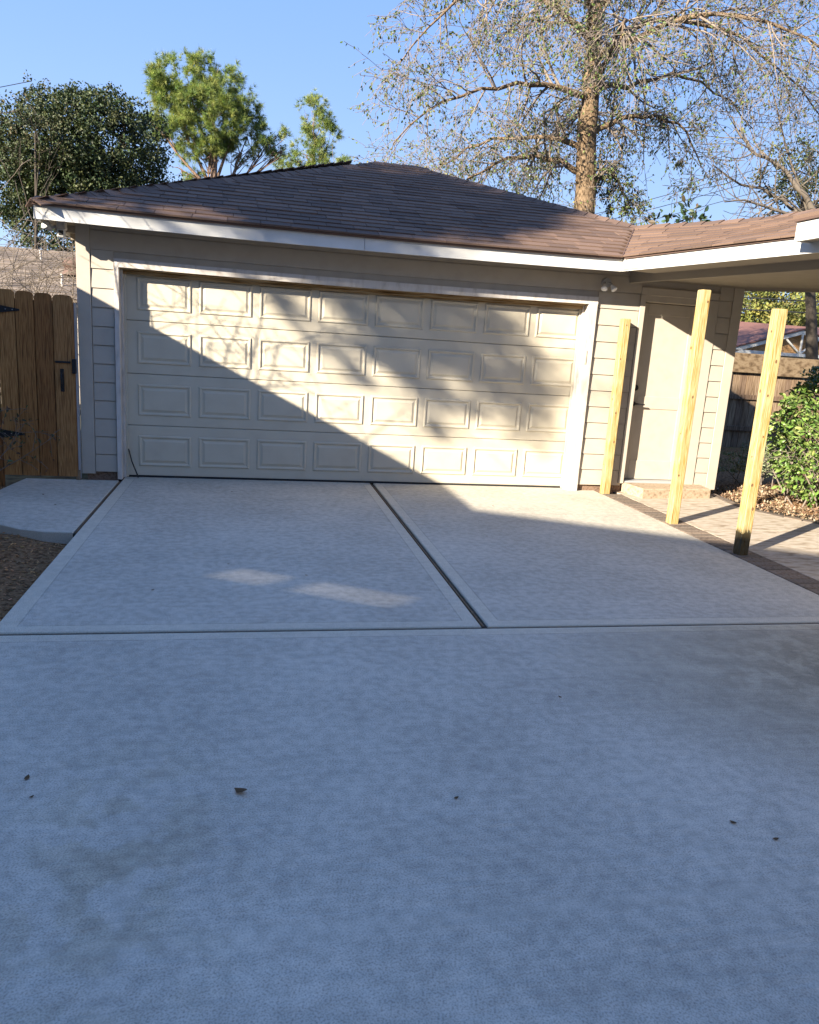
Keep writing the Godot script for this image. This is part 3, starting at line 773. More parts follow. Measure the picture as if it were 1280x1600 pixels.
func breezeway() -> void:
	var g := thing("breezeway", "shingled breezeway roof with white fascia joining garage and house", "roof")
	var e := [Vector3(5.078, 2.572, 0.49), Vector3(5.55, 2.565, 3.1)]
	var rp := [Vector3(5.8, 3.072, -0.77), Vector3(6.29, 3.07, -0.08), Vector3(6.62, 3.07, 0.5), Vector3(6.76, 3.075, 1.1), Vector3(6.9, 3.11, 3.1)]
	var ru := [0.0, 0.16, 0.32, 0.5, 1.0]
	var ridge := func(u: float) -> Vector3:
		for i in 4:
			if u <= ru[i + 1]: return (rp[i] as Vector3).lerp(rp[i + 1], (u - ru[i]) / (ru[i + 1] - ru[i]))
		return rp[4]
	var pt := func(u: float, v: float, l: float) -> Vector3:
		var a: Vector3 = (e[0] as Vector3).lerp(e[1], u)
		return a.lerp(ridge.call(u), v) + Vector3(-0.32, 0.94, 0) * l
	var roof := node("roof", g)
	var s := st()
	for i in 16:
		for j in 6:
			var u0 := i / 16.0; var u1 := (i + 1) / 16.0; var v0 := j / 6.0; var v1 := (j + 1) / 6.0
			face(s, [pt.call(u0, v0, -0.006), pt.call(u1, v0, -0.006), pt.call(u1, v1, -0.006), pt.call(u0, v1, -0.006)], Vector3(8, 1, 1))
	# far slope
	for i in 4:
		var a: Vector3 = rp[i]; var b: Vector3 = rp[i + 1]
		face(s, [a, b, b + Vector3(1.45, -0.56, -0.1), a + Vector3(1.45, -0.56, -0.1)], Vector3(6, 1, 1))
	put("roof_deck", done(s), mats.shingle[3], roof)
	var rows := 10
	for k in rows:
		var v0 := float(k) / rows - 0.008; var v1 := (k + 1.25) / rows
		var u := -rng.randf() * 0.08
		while u < 1.0:
			var w := 0.1 + rng.randf_range(-0.015, 0.015)
			var a: float = max(u, 0.0); var b: float = min(u + w, 1.0) - 0.0015
			if b > a + 0.01:
				var t := st(); var l := rng.randf_range(0.011, 0.018)
				hexa(t, [pt.call(a, v0, -0.002), pt.call(b, v0, -0.002), pt.call(b, v1, -0.003), pt.call(a, v1, -0.003), pt.call(a, v0, l), pt.call(b, v0, l), pt.call(b, v1, 0.002), pt.call(a, v1, 0.002)])
				put("shingle", done(t), mats.shingle[rng.randi() % 4], roof)
			u += w
	var tt := Tubes.new(); tt.add([pt.call(0, -0.01, 0.01), pt.call(0.0, 0.5, 0.012), pt.call(0, 1.0, 0.012)], [0.009, 0.009, 0.009], 5)
	put("valley_seam", tt.mesh(), mats.drip, roof)
	for i in 4:
		var a: Vector3 = rp[i]; var b: Vector3 = rp[i + 1]; var n := int(max(1.0, a.distance_to(b) / 0.2))
		for k in n:
			var p := a.lerp(b, (k + 0.0) / n); var q := a.lerp(b, (k + 1.06) / n)
			var d := (q - p).normalized(); var sx := Vector3.UP.cross(d).normalized() * 0.12
			var t := st()
			for sg in [-1.0, 1.0]:
				hexa(t, [p + Vector3(0, 0.006, 0), p + sx * sg + Vector3(0, -0.045, 0), q + sx * sg + Vector3(0, -0.04, 0), q + Vector3(0, 0.012, 0), p + Vector3(0, 0.022, 0), p + sx * sg + Vector3(0, -0.03, 0), q + sx * sg + Vector3(0, -0.02, 0), q + Vector3(0, 0.036, 0)])
			put("ridge_cap", done(t), mats.shingle[rng.randi() % 4], roof)
	# fascia, drip strip, frieze and flat ceiling
	var slab := func(a: Vector3, b: Vector3, y0: float, y1: float, th: float) -> ArrayMesh:
		var d := (b - a); d.y = 0; var nrm := Vector3(-d.z, 0, d.x).normalized() * th
		if nrm.x < 0: nrm = -nrm
		var t := st()
		hexa(t, [Vector3(a.x, y0, a.z), Vector3(b.x, y0, b.z), Vector3(b.x, y0, b.z) + nrm, Vector3(a.x, y0, a.z) + nrm, Vector3(a.x, y1, a.z), Vector3(b.x, y1, b.z), Vector3(b.x, y1, b.z) + nrm, Vector3(a.x, y1, a.z) + nrm])
		return done(t)
	put("fascia", slab.call(Vector3(5.1, 0, 0.452), Vector3(5.575, 0, 3.1), 2.428, 2.556, 0.02), mats.white, g)
	put("drip_strip", slab.call(Vector3(5.088, 0, 0.5), Vector3(5.56, 0, 3.1), 2.548, 2.572, 0.03), mats.drip, g)
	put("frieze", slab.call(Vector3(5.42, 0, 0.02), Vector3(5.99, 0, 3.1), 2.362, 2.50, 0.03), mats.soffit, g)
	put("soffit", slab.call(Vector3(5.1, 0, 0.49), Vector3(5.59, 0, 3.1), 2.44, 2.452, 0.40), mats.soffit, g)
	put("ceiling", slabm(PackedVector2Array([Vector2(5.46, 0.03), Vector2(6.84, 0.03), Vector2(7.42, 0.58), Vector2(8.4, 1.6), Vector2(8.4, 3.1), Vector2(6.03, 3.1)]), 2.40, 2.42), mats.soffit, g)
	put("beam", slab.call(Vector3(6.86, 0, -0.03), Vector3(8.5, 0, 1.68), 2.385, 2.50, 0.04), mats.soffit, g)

func lap_wall(parent: Node, a: Vector3, b: Vector3, y0: float, y1: float, th: float, m: Material) -> void:
	var d := b - a; var nrm := Vector3(d.z, 0, -d.x).normalized() * th
	var s := st()
	hexa(s, [Vector3(a.x, y0, a.z), Vector3(b.x, y0, b.z), Vector3(b.x, y0, b.z) + nrm, Vector3(a.x, y0, a.z) + nrm, Vector3(a.x, y1, a.z), Vector3(b.x, y1, b.z), Vector3(b.x, y1, b.z) + nrm, Vector3(a.x, y1, a.z) + nrm])
	put("wall", done(s), m, parent)

func houses_around() -> void:
	# main house: its eave comes into the picture at the right
	var h := thing("main_house", "house eave with white fascia at the upper right edge", "house")
	put("fascia", boxm(Vector3(5.37, 2.50, 2.75), Vector3(5.39, 2.64, 9.6), 0.002), mats.white, h)
	put("fascia", boxm(Vector3(5.39, 2.50, 2.75), Vector3(9.4, 2.64, 2.77), 0.002), mats.white, h)
	put("drip_edge", boxm(Vector3(5.352, 2.642, 2.74), Vector3(5.41, 2.662, 9.6), 0.002), mats.drip, h)
	var s := st()
	hexa(s, [Vector3(5.35, 2.664, 2.72), Vector3(5.35, 2.664, 9.6), Vector3(9.4, 4.15, 9.6), Vector3(9.4, 4.15, 2.72), Vector3(5.35, 2.69, 2.72), Vector3(5.35, 2.69, 9.6), Vector3(9.4, 4.18, 9.6), Vector3(9.4, 4.18, 2.72)])
	hexa(s, [Vector3(13.4, 2.664, 2.72), Vector3(13.4, 2.664, 9.6), Vector3(9.4, 4.15, 9.6), Vector3(9.4, 4.15, 2.72), Vector3(13.4, 2.69, 2.72), Vector3(13.4, 2.69, 9.6), Vector3(9.4, 4.18, 9.6), Vector3(9.4, 4.18, 2.72)])
	put("roof", done(s), mats.shingle[0], h)
	put("soffit", boxm(Vector3(5.39, 2.51, 2.77), Vector3(6.7, 2.53, 9.6), 0.0), mats.soffit, h)
	lap_wall(h, Vector3(6.6, 0, 3.3), Vector3(6.6, 0, 9.6), -0.14, 2.52, -0.15, mats.house_paint)
	lap_wall(h, Vector3(6.6, 0, 3.3), Vector3(13.0, 0, 3.3), -0.14, 2.52, -0.15, mats.house_paint)
	# the house to the left, out of frame: its long eave shades the driveway and the door
	var a := thing("neighbouring_house", "one storey tan house standing left of the driveway", "house")
	lap_wall(a, Vector3(-2.5, 0, 0.9), Vector3(-2.5, 0, 5.5), -0.14, 2.6, 0.15, mats.house_paint)
	lap_wall(a, Vector3(-7.5, 0, 0.9), Vector3(-2.65, 0, 0.9), -0.14, 2.6, -0.15, mats.house_paint)
	s = st()
	for q in [[-2.0, -5.0], [-8.0, -5.0]]:
		hexa(s, [Vector3(q[0], 2.60, 0.4), Vector3(q[0], 2.60, 5.8), Vector3(q[1], 3.5, 4.3), Vector3(q[1], 3.5, 0.4), Vector3(q[0], 2.695, 0.4), Vector3(q[0], 2.695, 5.8), Vector3(q[1], 3.6, 4.3), Vector3(q[1], 3.6, 0.4)])
	put("roof", done(s), mats.shingle[1], a)
	# a tall patio cover behind the camera: its front edge ends the sunlit wedge on the concrete,
	# and the slots under its rear header let two thin bars of sun through
	var b := thing("patio_cover", "tall covered patio with solid rear wall behind the driveway", "patio cover", Vector3(-7.5, 0, 8.63))
	b.rotation.y = -atan2(0.494, 0.87)
	put("roof", boxm(Vector3(-4.5, 5.27, 0.0), Vector3(12.5, 5.39, 2.4), 0.004), mats.shingle[2], b)
	s = st()
	var zb := 2.2
	box(s, Vector3(-4.4, -0.14, zb), Vector3(12.4, 5.042, zb + 0.1))
	box(s, Vector3(-4.4, 5.1, zb), Vector3(12.4, 5.27, zb + 0.1))
	for q in [[-4.4, -0.68], [-0.24, -0.08], [0.63, 12.4]]: box(s, Vector3(q[0], 5.042, zb), Vector3(q[1], 5.1, zb + 0.1))
	put("rear_wall", done(s), mats.house_paint, b)
	for x in [-4.3, 12.2]: put("support_post", boxm(Vector3(x, -0.14, 0.2), Vector3(x + 0.12, 5.27, 0.32), 0.005), mats.white, b)
	s = st(); box(s, Vector3(-4.4, -0.14, 0.3), Vector3(-4.3, 5.27, zb)); put("side_wall", done(s), mats.house_paint, b)

func posts() -> void:
	var spec := [
		[Vector3(5.338, -0.02, 0.058), 1.99, "shortest yellow timber post close to the garage siding", [[1, 0.045, 1.92], [1, 0.02, 1.55], [0, 0.05, 1.1], [1, 0.06, 0.62], [0, 0.03, 0.35], [1, 0.04, 0.95]]],
		[Vector3(5.345, -0.02, 1.54), 2.225, "tallest yellow timber post standing before the side door", [[1, 0.05, 1.25], [0, 0.03, 1.7], [1, 0.02, 0.5], [1, 0.065, 2.12], [0, 0.06, 0.9]]],
		[Vector3(5.345, -0.02, 2.64), 2.025, "yellow timber post with dark wet foot nearest the camera", [[0, 0.05, 1.85], [1, 0.055, 1.62], [0, 0.03, 1.38], [1, 0.03, 1.35], [1, 0.05, 1.02], [0, 0.06, 0.85], [1, 0.02, 0.62], [1, 0.06, 0.42]]]]
	for q in spec:
		var p: Vector3 = q[0]
		var t := thing("timber_post", q[2], "post", p, "new timber posts along the patio border")
		var wet: bool = q[2].find("wet") > 0
		put("shaft", boxm(Vector3(0, 0.2 if wet else 0.0, 0), Vector3(0.092, q[1], 0.092), 0.008), mats.post, t)
		if wet:
			put("wet_foot", boxm(Vector3(0, 0, 0), Vector3(0.092, 0.2, 0.092), 0.008), mats.post_wet, t)
			var s := st()     # ragged stain creeping up both faces
			for f in 2:
				for i in 12:
					var a := 0.008 + 0.076 * i / 12.0; var b := 0.008 + 0.076 * (i + 1) / 12.0
					var ha := 0.2 + rng.randf_range(0.0, 0.05); var hb := 0.2 + rng.randf_range(0.0, 0.05)
					if f == 0: face(s, [Vector3(-0.0006, 0.19, a), Vector3(-0.0006, 0.19, b), Vector3(-0.0006, hb, b), Vector3(-0.0006, ha, a)], Vector3(0.05, 0.2, 0.05))
					else: face(s, [Vector3(a, 0.19, 0.0926), Vector3(b, 0.19, 0.0926), Vector3(b, hb, 0.0926), Vector3(a, ha, 0.0926)], Vector3(0.05, 0.2, 0.05))
			put("damp_stain", done(s), mats.post_wet, t)
		for k in q[3]:
			var cy := CylinderMesh.new(); cy.top_radius = rng.randf_range(0.006, 0.010); cy.bottom_radius = cy.top_radius + 0.001; cy.height = 0.002; cy.radial_segments = 12
			var o := put("knot", cy, mats.knot, t)
			if k[0] == 1:
				o.position = Vector3(k[1], k[2], 0.0925); o.rotation.x = PI / 2
			else:
				o.position = Vector3(-0.0005, k[2], k[1]); o.rotation.z = PI / 2
			o.scale = Vector3(1, 1, rng.randf_range(1.0, 1.8)) if k[0] == 1 else Vector3(rng.randf_range(1.0, 1.8), 1, 1)

func picket(w: float, h: float, th: float) -> ArrayMesh:   # rounded dog-ear board
	var pts := PackedVector2Array([Vector2(0, 0), Vector2(w, 0), Vector2(w, h - 0.045)])
	for i in 4:
		var a := PI / 2 * i / 3.0
		pts.append(Vector2(w - 0.045 + cos(a) * 0.04, h - 0.028 + sin(a) * 0.026))
	for i in 4:
		var a := PI / 2 + PI / 2 * i / 3.0
		pts.append(Vector2(0.045 + cos(a) * 0.04, h - 0.028 + sin(a) * 0.026))
	pts.append(Vector2(0, h - 0.045))
	var s := st()
	var idx := Geometry2D.triangulate_polygon(pts)
	for f in 2:
		for i in range(0, idx.size(), 3):
			face(s, [Vector3(pts[idx[i]].x, pts[idx[i]].y, f * th), Vector3(pts[idx[i + 1]].x, pts[idx[i + 1]].y, f * th), Vector3(pts[idx[i + 2]].x, pts[idx[i + 2]].y, f * th)], Vector3(w / 2, h / 2, th / 2))
	for i in pts.size():
		var j := (i + 1) % pts.size()
		face(s, [Vector3(pts[i].x, pts[i].y, 0), Vector3(pts[j].x, pts[j].y, 0), Vector3(pts[j].x, pts[j].y, th), Vector3(pts[i].x, pts[i].y, th)], Vector3(w / 2, h / 2, th / 2))
	return done(s)

func gate() -> void:
	var g := thing("wooden_gate", "brown cedar plank gate with black strap hinges beside the garage", "gate", Vector3(-1.035, 0.04, 0.13))
	var x := 0.0
	var ws := [0.165, 0.165, 0.165, 0.185]
	for i in 4:
		put("plank", picket(ws[i] - 0.009, 1.775 - 0.006 * i, 0.02), mats.cedar[[1, 0, 2, 3][i]], g, Vector3(x, 0, 0.004 * (i % 2)))
		x += ws[i]
	put("backing_board", boxm(Vector3(0.01, 0.03, -0.012), Vector3(0.675, 1.69, -0.004), 0.0), mats.cedar[2], g)
	for y in [0.25, 1.5]:
		put("brace", boxm(Vector3(0.01, y, -0.05), Vector3(0.67, y + 0.09, -0.013), 0.003), mats.cedar[0], g)
	for y in [0.41, 1.59]:
		var hg := node("strap_hinge", g)
		var s := st()
		hexa(s, [Vector3(-0.04, y - 0.045, 0.026), Vector3(0.2, y - 0.008, 0.026), Vector3(0.2, y - 0.008, 0.031), Vector3(-0.04, y - 0.045, 0.031), Vector3(-0.04, y + 0.045, 0.026), Vector3(0.2, y + 0.008, 0.026), Vector3(0.2, y + 0.008, 0.031), Vector3(-0.04, y + 0.045, 0.031)])
		put("strap", done(s), mats.black, hg)
		put("leaf_plate", boxm(Vector3(-0.1, y - 0.07, 0.026), Vector3(-0.045, y + 0.07, 0.032), 0.001), mats.black, hg)
		for k in 3:
			var sc := SphereMesh.new(); sc.radius = 0.006; sc.height = 0.008; sc.radial_segments = 10; sc.rings = 5
			put("screw", sc, mats.metal_grey, hg, Vector3(0.02 + 0.06 * k, y, 0.031))
	# pull handle and latch
	var t := Tubes.new(); t.add([Vector3(0.555, 1.02, 0.026), Vector3(0.557, 1.01, 0.05), Vector3(0.56, 0.96, 0.062), Vector3(0.562, 0.90, 0.05), Vector3(0.563, 0.885, 0.026)], [0.008, 0.009, 0.011, 0.009, 0.008], 8)
	put("pull_handle", t.mesh(), mats.black, g)
	put("handle_plate", boxm(Vector3(0.543, 0.84, 0.024), Vector3(0.577, 1.06, 0.030), 0.004), mats.black, g)
	put("latch_bar", boxm(Vector3(0.50, 1.115, 0.026), Vector3(0.64, 1.135, 0.036), 0.003), mats.black, g)
	put("latch_case", boxm(Vector3(0.655, 1.02, 0.01), Vector3(0.692, 1.16, 0.05), 0.004), mats.black, g)
	# slim grey stop post against the garage wall
	var p := thing("gate_post", "slim grey stop strip fixed upright against the garage corner", "post", Vector3(-0.378, 0.0, 0.02))
	put("strip", boxm(Vector3(0, 0, 0), Vector3(0.028, 1.73, 0.09), 0.003), mats.pvc, p)
	put("foot_block", boxm(Vector3(-0.004, 0.0, 0.09), Vector3(0.034, 0.1, 0.115), 0.003), mats.oldwood[1], p)
	# fence run on from the hinge post to the left
	var f := thing("plank_fence", "brown cedar plank fence left of the gate", "fence", Vector3(-2.5, 0.0, 0.10))
	for i in 8:
		put("plank", picket(0.162, 1.79, 0.02), mats.cedar[rng.randi() % 4], f, Vector3(0.02 + 0.166 * i, 0.03, 0))
	put("hinge_post", boxm(Vector3(1.35, -0.1, -0.02), Vector3(1.445, 1.86, 0.05), 0.005), mats.cedar[2], f)
	for y in [0.3, 1.5]: put("rail", boxm(Vector3(0.0, y, -0.045), Vector3(1.35, y + 0.09, -0.002), 0.003), mats.cedar[0], f)

func lamp_head(parent: Node, at: Vector3, d: Vector3, r: float, m_shell: Material) -> void:
	var hd := node("lamp_head", parent); hd.position = at
	hd.basis = Basis.looking_at(d, Vector3.UP if absf(d.y) < 0.9 else Vector3.RIGHT)
	var c := CylinderMesh.new(); c.top_radius = r; c.bottom_radius = r * 0.45; c.height = r * 1.7; c.radial_segments = 24
	var o := put("shell", c, m_shell, hd); o.rotation.x = -PI / 2
	var l := SphereMesh.new(); l.radius = r * 0.93; l.height = r * 0.7; l.radial_segments = 24; l.rings = 8
	o = put("lens", l, mats.glass_white, hd, Vector3(0, 0, -r * 0.85)); o.rotation.x = -PI / 2

func lamps() -> void:
	var a := thing("floodlight", "small white twin floodlight on the siding by the entry", "wall lamp", Vector3(5.14, 2.31, 0.018), "outdoor floodlights")
	var c := CylinderMesh.new(); c.top_radius = 0.05; c.bottom_radius = 0.055; c.height = 0.03; c.radial_segments = 24
	var o := put("base_plate", c, mats.metal_grey, a, Vector3(0, 0.03, 0.015)); o.rotation.x = PI / 2
	for sg in [-1.0, 1.0]:
		var t := Tubes.new(); t.add([Vector3(0.02 * sg, 0.03, 0.03), Vector3(0.04 * sg, 0.02, 0.055), Vector3(0.045 * sg, -0.005, 0.07)], [0.011, 0.011, 0.011], 8)
		put("arm", t.mesh(), mats.metal_grey, a)
		lamp_head(a, Vector3(0.05 * sg, -0.02, 0.085), Vector3(0.35 * sg, -0.75, 0.55).normalized(), 0.036, mats.glass_white)
	var b := thing("eave_lamp", "grey and white security lamp under the garage eave corner", "wall lamp", Vector3(-0.43, 2.44, 0.2), "outdoor floodlights")
	put("mount", boxm(Vector3(-0.035, -0.06, -0.04), Vector3(0.045, 0.01, 0.04), 0.006), mats.trim, b)
	put("sensor_body", boxm(Vector3(-0.03, -0.13, -0.025), Vector3(0.035, -0.055, 0.05), 0.008), mats.white, b)
	put("sensor_window", boxm(Vector3(-0.014, -0.115, 0.048), Vector3(0.028, -0.07, 0.055), 0.003), mats.rubber, b)
	var t2 := Tubes.new(); t2.add([Vector3(-0.02, -0.03, 0), Vector3(-0.07, -0.05, 0.02)], [0.012, 0.012], 8)
	put("arm", t2.mesh(), mats.metal_grey, b)
	lamp_head(b, Vector3(-0.1, -0.05, 0.05), Vector3(-0.35, 0.35, 0.5).normalized(), 0.045, mats.metal_grey)


# ---- growth
func grow(T: Tubes, tips: Array, p: Vector3, d: Vector3, ln: float, r: float, lvl: int, cfg: Dictionary) -> void:
	var n := 4 if lvl >= 2 else 6
	var pts := [p]; var rad := [r]
	for i in n:
		d = (d + rv() * cfg.wob + Vector3(0, -cfg.droop[min(lvl, cfg.droop.size() - 1)], 0)).normalized()
		p += d * ln / n
		pts.append(p); rad.append(max(r * (1.0 - 0.75 * (i + 1) / n), cfg.rmin))
	T.add(pts, rad, 3 if lvl >= 2 else 5)
	sprout(T, tips, pts, rad, ln, lvl, cfg)

func sprout(T: Tubes, tips: Array, pts: Array, rad: Array, ln: float, lvl: int, cfg: Dictionary) -> void:
	if lvl >= cfg.levels:
		for i in range(1, pts.size()):
			tips.append([pts[i], (pts[i] - pts[i - 1]).normalized()])
		return
	var kids: int = cfg.kids[lvl]
	for k in kids:
		var u: float = lerpf(cfg.from[lvl], 1.0, (k + rng.randf()) / kids) * (pts.size() - 1)
		var i: int = min(int(u), pts.size() - 2)
		var q: Vector3 = (pts[i] as Vector3).lerp(pts[i + 1], u - i)
		var ax: Vector3 = ((pts[i + 1] as Vector3) - pts[i]).normalized()
		var side := ax.cross(rv()).normalized()
		var kd: Vector3 = (ax * rng.randf_range(0.35, 0.9) + side).normalized()
		grow(T, tips, q, kd, ln * cfg.ratio[lvl] * rng.randf_range(0.6, 1.25), max(lerpf(rad[i], rad[i + 1], u - i) * 0.6, cfg.rmin), lvl + 1, cfg)

func smooth_path(ctrl: Array, n: int, wob := 0.0) -> Array:
	var c := Curve3D.new()
	for i in ctrl.size():
		var t := Vector3.ZERO
		if i > 0 and i < ctrl.size() - 1: t = (ctrl[i + 1] - ctrl[i - 1]) / 6.0
		c.add_point(ctrl[i], -t, t)
	var out := []
	for i in n + 1:
		out.append(c.sample_baked(c.get_baked_length() * i / n) + rv() * wob * (1.0 if i > 0 else 0.0))
	return out

func leaves_at(tips: Array, per: float, size: float, off: float, cols: Array, hang := 0.0) -> Array:
	var xf := []; var cc := []
	for t in tips:
		var n := int(per) + (1 if rng.randf() < per - int(per) else 0)
		for i in n:
			var d: Vector3 = (t[1] + rv() * 0.9 + Vector3(0, -hang, 0)).normalized()
			xf.append(Transform3D(basis_for(d, size * rng.randf_range(0.65, 1.3)), t[0] + rv() * off))
			cc.append(vary(cols[rng.randi() % cols.size()], 0.22))
	return [xf, cc]

# points inside ellipsoid lobes, biased to small clusters near the surface
func lobe_points(lobes: Array, per_m3: float, cluster := 5, spread := 0.18, depth := 1.0, shell := 0.55) -> Array:
	var out := []
	for l in lobes:
		var v: float = l[3] * l[4] * depth * (l[3] + l[4]) * 0.5
		for i in int(v * per_m3):
			var d := rv(); var k := pow(rng.randf(), 1.0 / 3.0)
			k = lerpf(k, 1.0, shell * rng.randf())
			var c := Vector3(l[0] + d.x * l[3] * k, l[1] + d.y * l[4] * k, l[2] + d.z * (l[3] + l[4]) * 0.5 * depth * k)
			for j in cluster: out.append([c + rv() * spread * rng.randf(), (d + rv() * 0.7).normalized()])
	return out

func crown_tree(called: String, label: String, category: String, group: String, base: Vector3, r0: float, lobes: Array, per: float, mesh: Mesh, m: Material, size: float, cols: Array, bark: Material, cluster := 5, spread := 0.2, shell := 0.55, hang := 0.0, depth := 1.0, stem := []) -> Node3D:
	var t := thing(called, label, category, base, group)
	var T := Tubes.new()
	var top := Vector3.ZERO
	for l in lobes: top += Vector3(l[0], l[1], l[2])
	top /= lobes.size()
	var tr := smooth_path([base, base.lerp(top, 0.4) + Vector3(0.1, 0, 0.1), top], 8, 0.02)
	if stem.size() > 0: tr = smooth_path(stem, 8, 0.02)
	var rr := []
	for i in tr.size(): rr.append(r0 * (1.15 - 0.8 * i / tr.size()))
	T.add(tr, rr, 8)
	for l in lobes:
		var c := Vector3(l[0], l[1], l[2]); var from: Vector3 = tr[7 + rng.randi() % 2] if stem.size() > 0 else tr[4 + rng.randi() % 4]
		var pth := smooth_path([from, from.lerp(c, 0.5) + rv() * 0.15, c], 5, 0.03)
		var lk := r0 * (0.5 if stem.size() > 0 else 1.0)
		T.add(pth, [lk * 0.4, lk * 0.32, lk * 0.25, lk * 0.18, lk * 0.12, lk * 0.07], 5)
		for k in 9:
			var d := rv(); var e := c + Vector3(d.x * l[3], d.y * l[4], d.z * (l[3] + l[4]) * 0.5 * depth) * rng.randf_range(0.6, 0.95)
			var p2 := smooth_path([pth[3 + k % 3], (pth[4] as Vector3).lerp(e, 0.5) + rv() * 0.12, e], 4, 0.03)
			T.add(p2, [r0 * 0.13, r0 * 0.1, r0 * 0.07, r0 * 0.05, r0 * 0.025], 4)
	var wood := put("trunk", T.mesh(), bark, t); wood.position = -base
	var L := leaves_at(lobe_points(lobes, per, cluster, spread, depth, shell), 1.0, size, 0.02, cols, hang)
	var cr := scatter("crown", mesh, m, L[0], L[1], t); cr.position = -base; cr.set_meta("kind", "stuff")
	return t

func plants_near() -> void:
	var lf := leaf_mesh(0.42, 0.15, 0.2)
	# clipped hedge bush right of the patio
	var greens := [Color(0.10, 0.175, 0.035), Color(0.135, 0.205, 0.05), Color(0.065, 0.12, 0.025), Color(0.18, 0.225, 0.07)]
	var lobes := [[8.0, 0.75, 0.35, 0.62, 0.78], [8.35, 0.95, 0.2, 0.7, 0.75], [7.75, 0.55, 0.55, 0.4, 0.55], [8.6, 0.6, 0.7, 0.75, 0.8], [8.15, 1.15, 0.1, 0.45, 0.42]]
	var h := thing("hedge_bush", "dense green leafy bush at the right edge behind the patio", "bush", Vector3(8.15, -0.05, 0.3))
	var T := Tubes.new(); var tips := []
	for i in 26:
		var b := Vector3(8.1 + rng.randfn() * 0.25, -0.08, 0.4 + rng.randfn() * 0.2)
		grow(T, tips, b, (Vector3(rng.randfn() * 0.45 - 0.1, 1, rng.randfn() * 0.4)).normalized(), rng.randf_range(0.7, 1.2), 0.012, 0, {"wob": 0.14, "droop": [0.0, 0.0, 0.0], "kids": [5, 3], "from": [0.2, 0.2], "ratio": [0.4, 0.5], "levels": 1, "rmin": 0.0025})
	var w := put("stems", T.mesh(), mats.twig, h); w.position = -h.position
	var pts := lobe_points(lobes, 2000.0, 3, 0.06, 1.0, 0.75)
	var L := leaves_at(pts, 1.0, 0.073, 0.03, greens, 0.15)
	var cr := scatter("foliage", lf, mats.leaf_gloss, L[0], L[1], h); cr.position = -h.position; cr.set_meta("kind", "stuff")
	# pale shrub in the shade by the garage corner
	var sh := thing("pale_shrub", "small grey-green shrub in the shade behind the garage corner", "shrub", Vector3(8.0, -0.05, -0.85))
	T = Tubes.new(); tips = []
	for i in 14:
		grow(T, tips, Vector3(8.0 + rng.randfn() * 0.1, -0.06, -0.85 + rng.randfn() * 0.1), Vector3(rng.randfn() * 0.5, 1, rng.randfn() * 0.5).normalized(), rng.randf_range(0.4, 0.62), 0.007, 0, {"wob": 0.16, "droop": [0.0, 0.02], "kids": [5], "from": [0.3], "ratio": [0.4], "levels": 1, "rmin": 0.002})
	w = put("stems", T.mesh(), mats.twig, sh); w.position = -sh.position
	L = leaves_at(tips, 3.2, 0.045, 0.03, [Color(0.20, 0.23, 0.13), Color(0.15, 0.19, 0.10), Color(0.26, 0.28, 0.18)])
	cr = scatter("foliage", lf, mats.leaf, L[0], L[1], sh); cr.position = -sh.position; cr.set_meta("kind", "stuff")
	# dark twiggy shrub reaching in before the gate
	var ds := thing("twiggy_shrub", "dark twiggy shrub reaching in before the gate planks", "shrub", Vector3(-1.3, -0.07, 0.75))
	T = Tubes.new(); tips = []
	for i in 12:
		grow(T, tips, Vector3(-1.3 + rng.randfn() * 0.06, -0.07, 0.75 + rng.randfn() * 0.06), Vector3(rng.randfn() * 0.35 + 0.12, 1, rng.randfn() * 0.35).normalized(), rng.randf_range(0.8, 1.15), 0.008, 0, {"wob": 0.15, "droop": [0.03, 0.06], "kids": [6, 4], "from": [0.45, 0.3], "ratio": [0.36, 0.5], "levels": 2, "rmin": 0.0022} if i < 5 else {"wob": 0.15, "droop": [0.03, 0.06], "kids": [6], "from": [0.45], "ratio": [0.36], "levels": 1, "rmin": 0.0022})
	w = put("stems", T.mesh(), mats.barktwig, ds); w.position = -ds.position
	L = leaves_at(tips, 0.7, 0.04, 0.02, [Color(0.055, 0.06, 0.03), Color(0.09, 0.05, 0.03), Color(0.05, 0.075, 0.03)])
	cr = scatter("foliage", lf, mats.leaf, L[0], L[1], ds); cr.position = -ds.position; cr.set_meta("kind", "stuff")
	# bare crape myrtle between the left house and the drive; its twigs shade the door
	var cm := thing("crape_myrtle", "bare multi-stemmed small tree left of the driveway", "tree", Vector3(-1.62, -0.07, 1.4))
	T = Tubes.new(); tips = []
	for i in 6:
		grow(T, tips, Vector3(-1.62 + rng.randfn() * 0.05, -0.07, 1.4 + rng.randfn() * 0.05), Vector3(rng.randfn() * 0.10 - 0.02, 1, rng.randfn() * 0.16).normalized(), rng.randf_range(2.6, 3.4), 0.019, 0, {"wob": 0.06, "droop": [0.0, -0.05, -0.02], "kids": [7, 4], "from": [0.55, 0.3], "ratio": [0.24, 0.5], "levels": 2, "rmin": 0.003})
	w = put("trunk", T.mesh(), mats.twig, cm); w.position = -cm.position

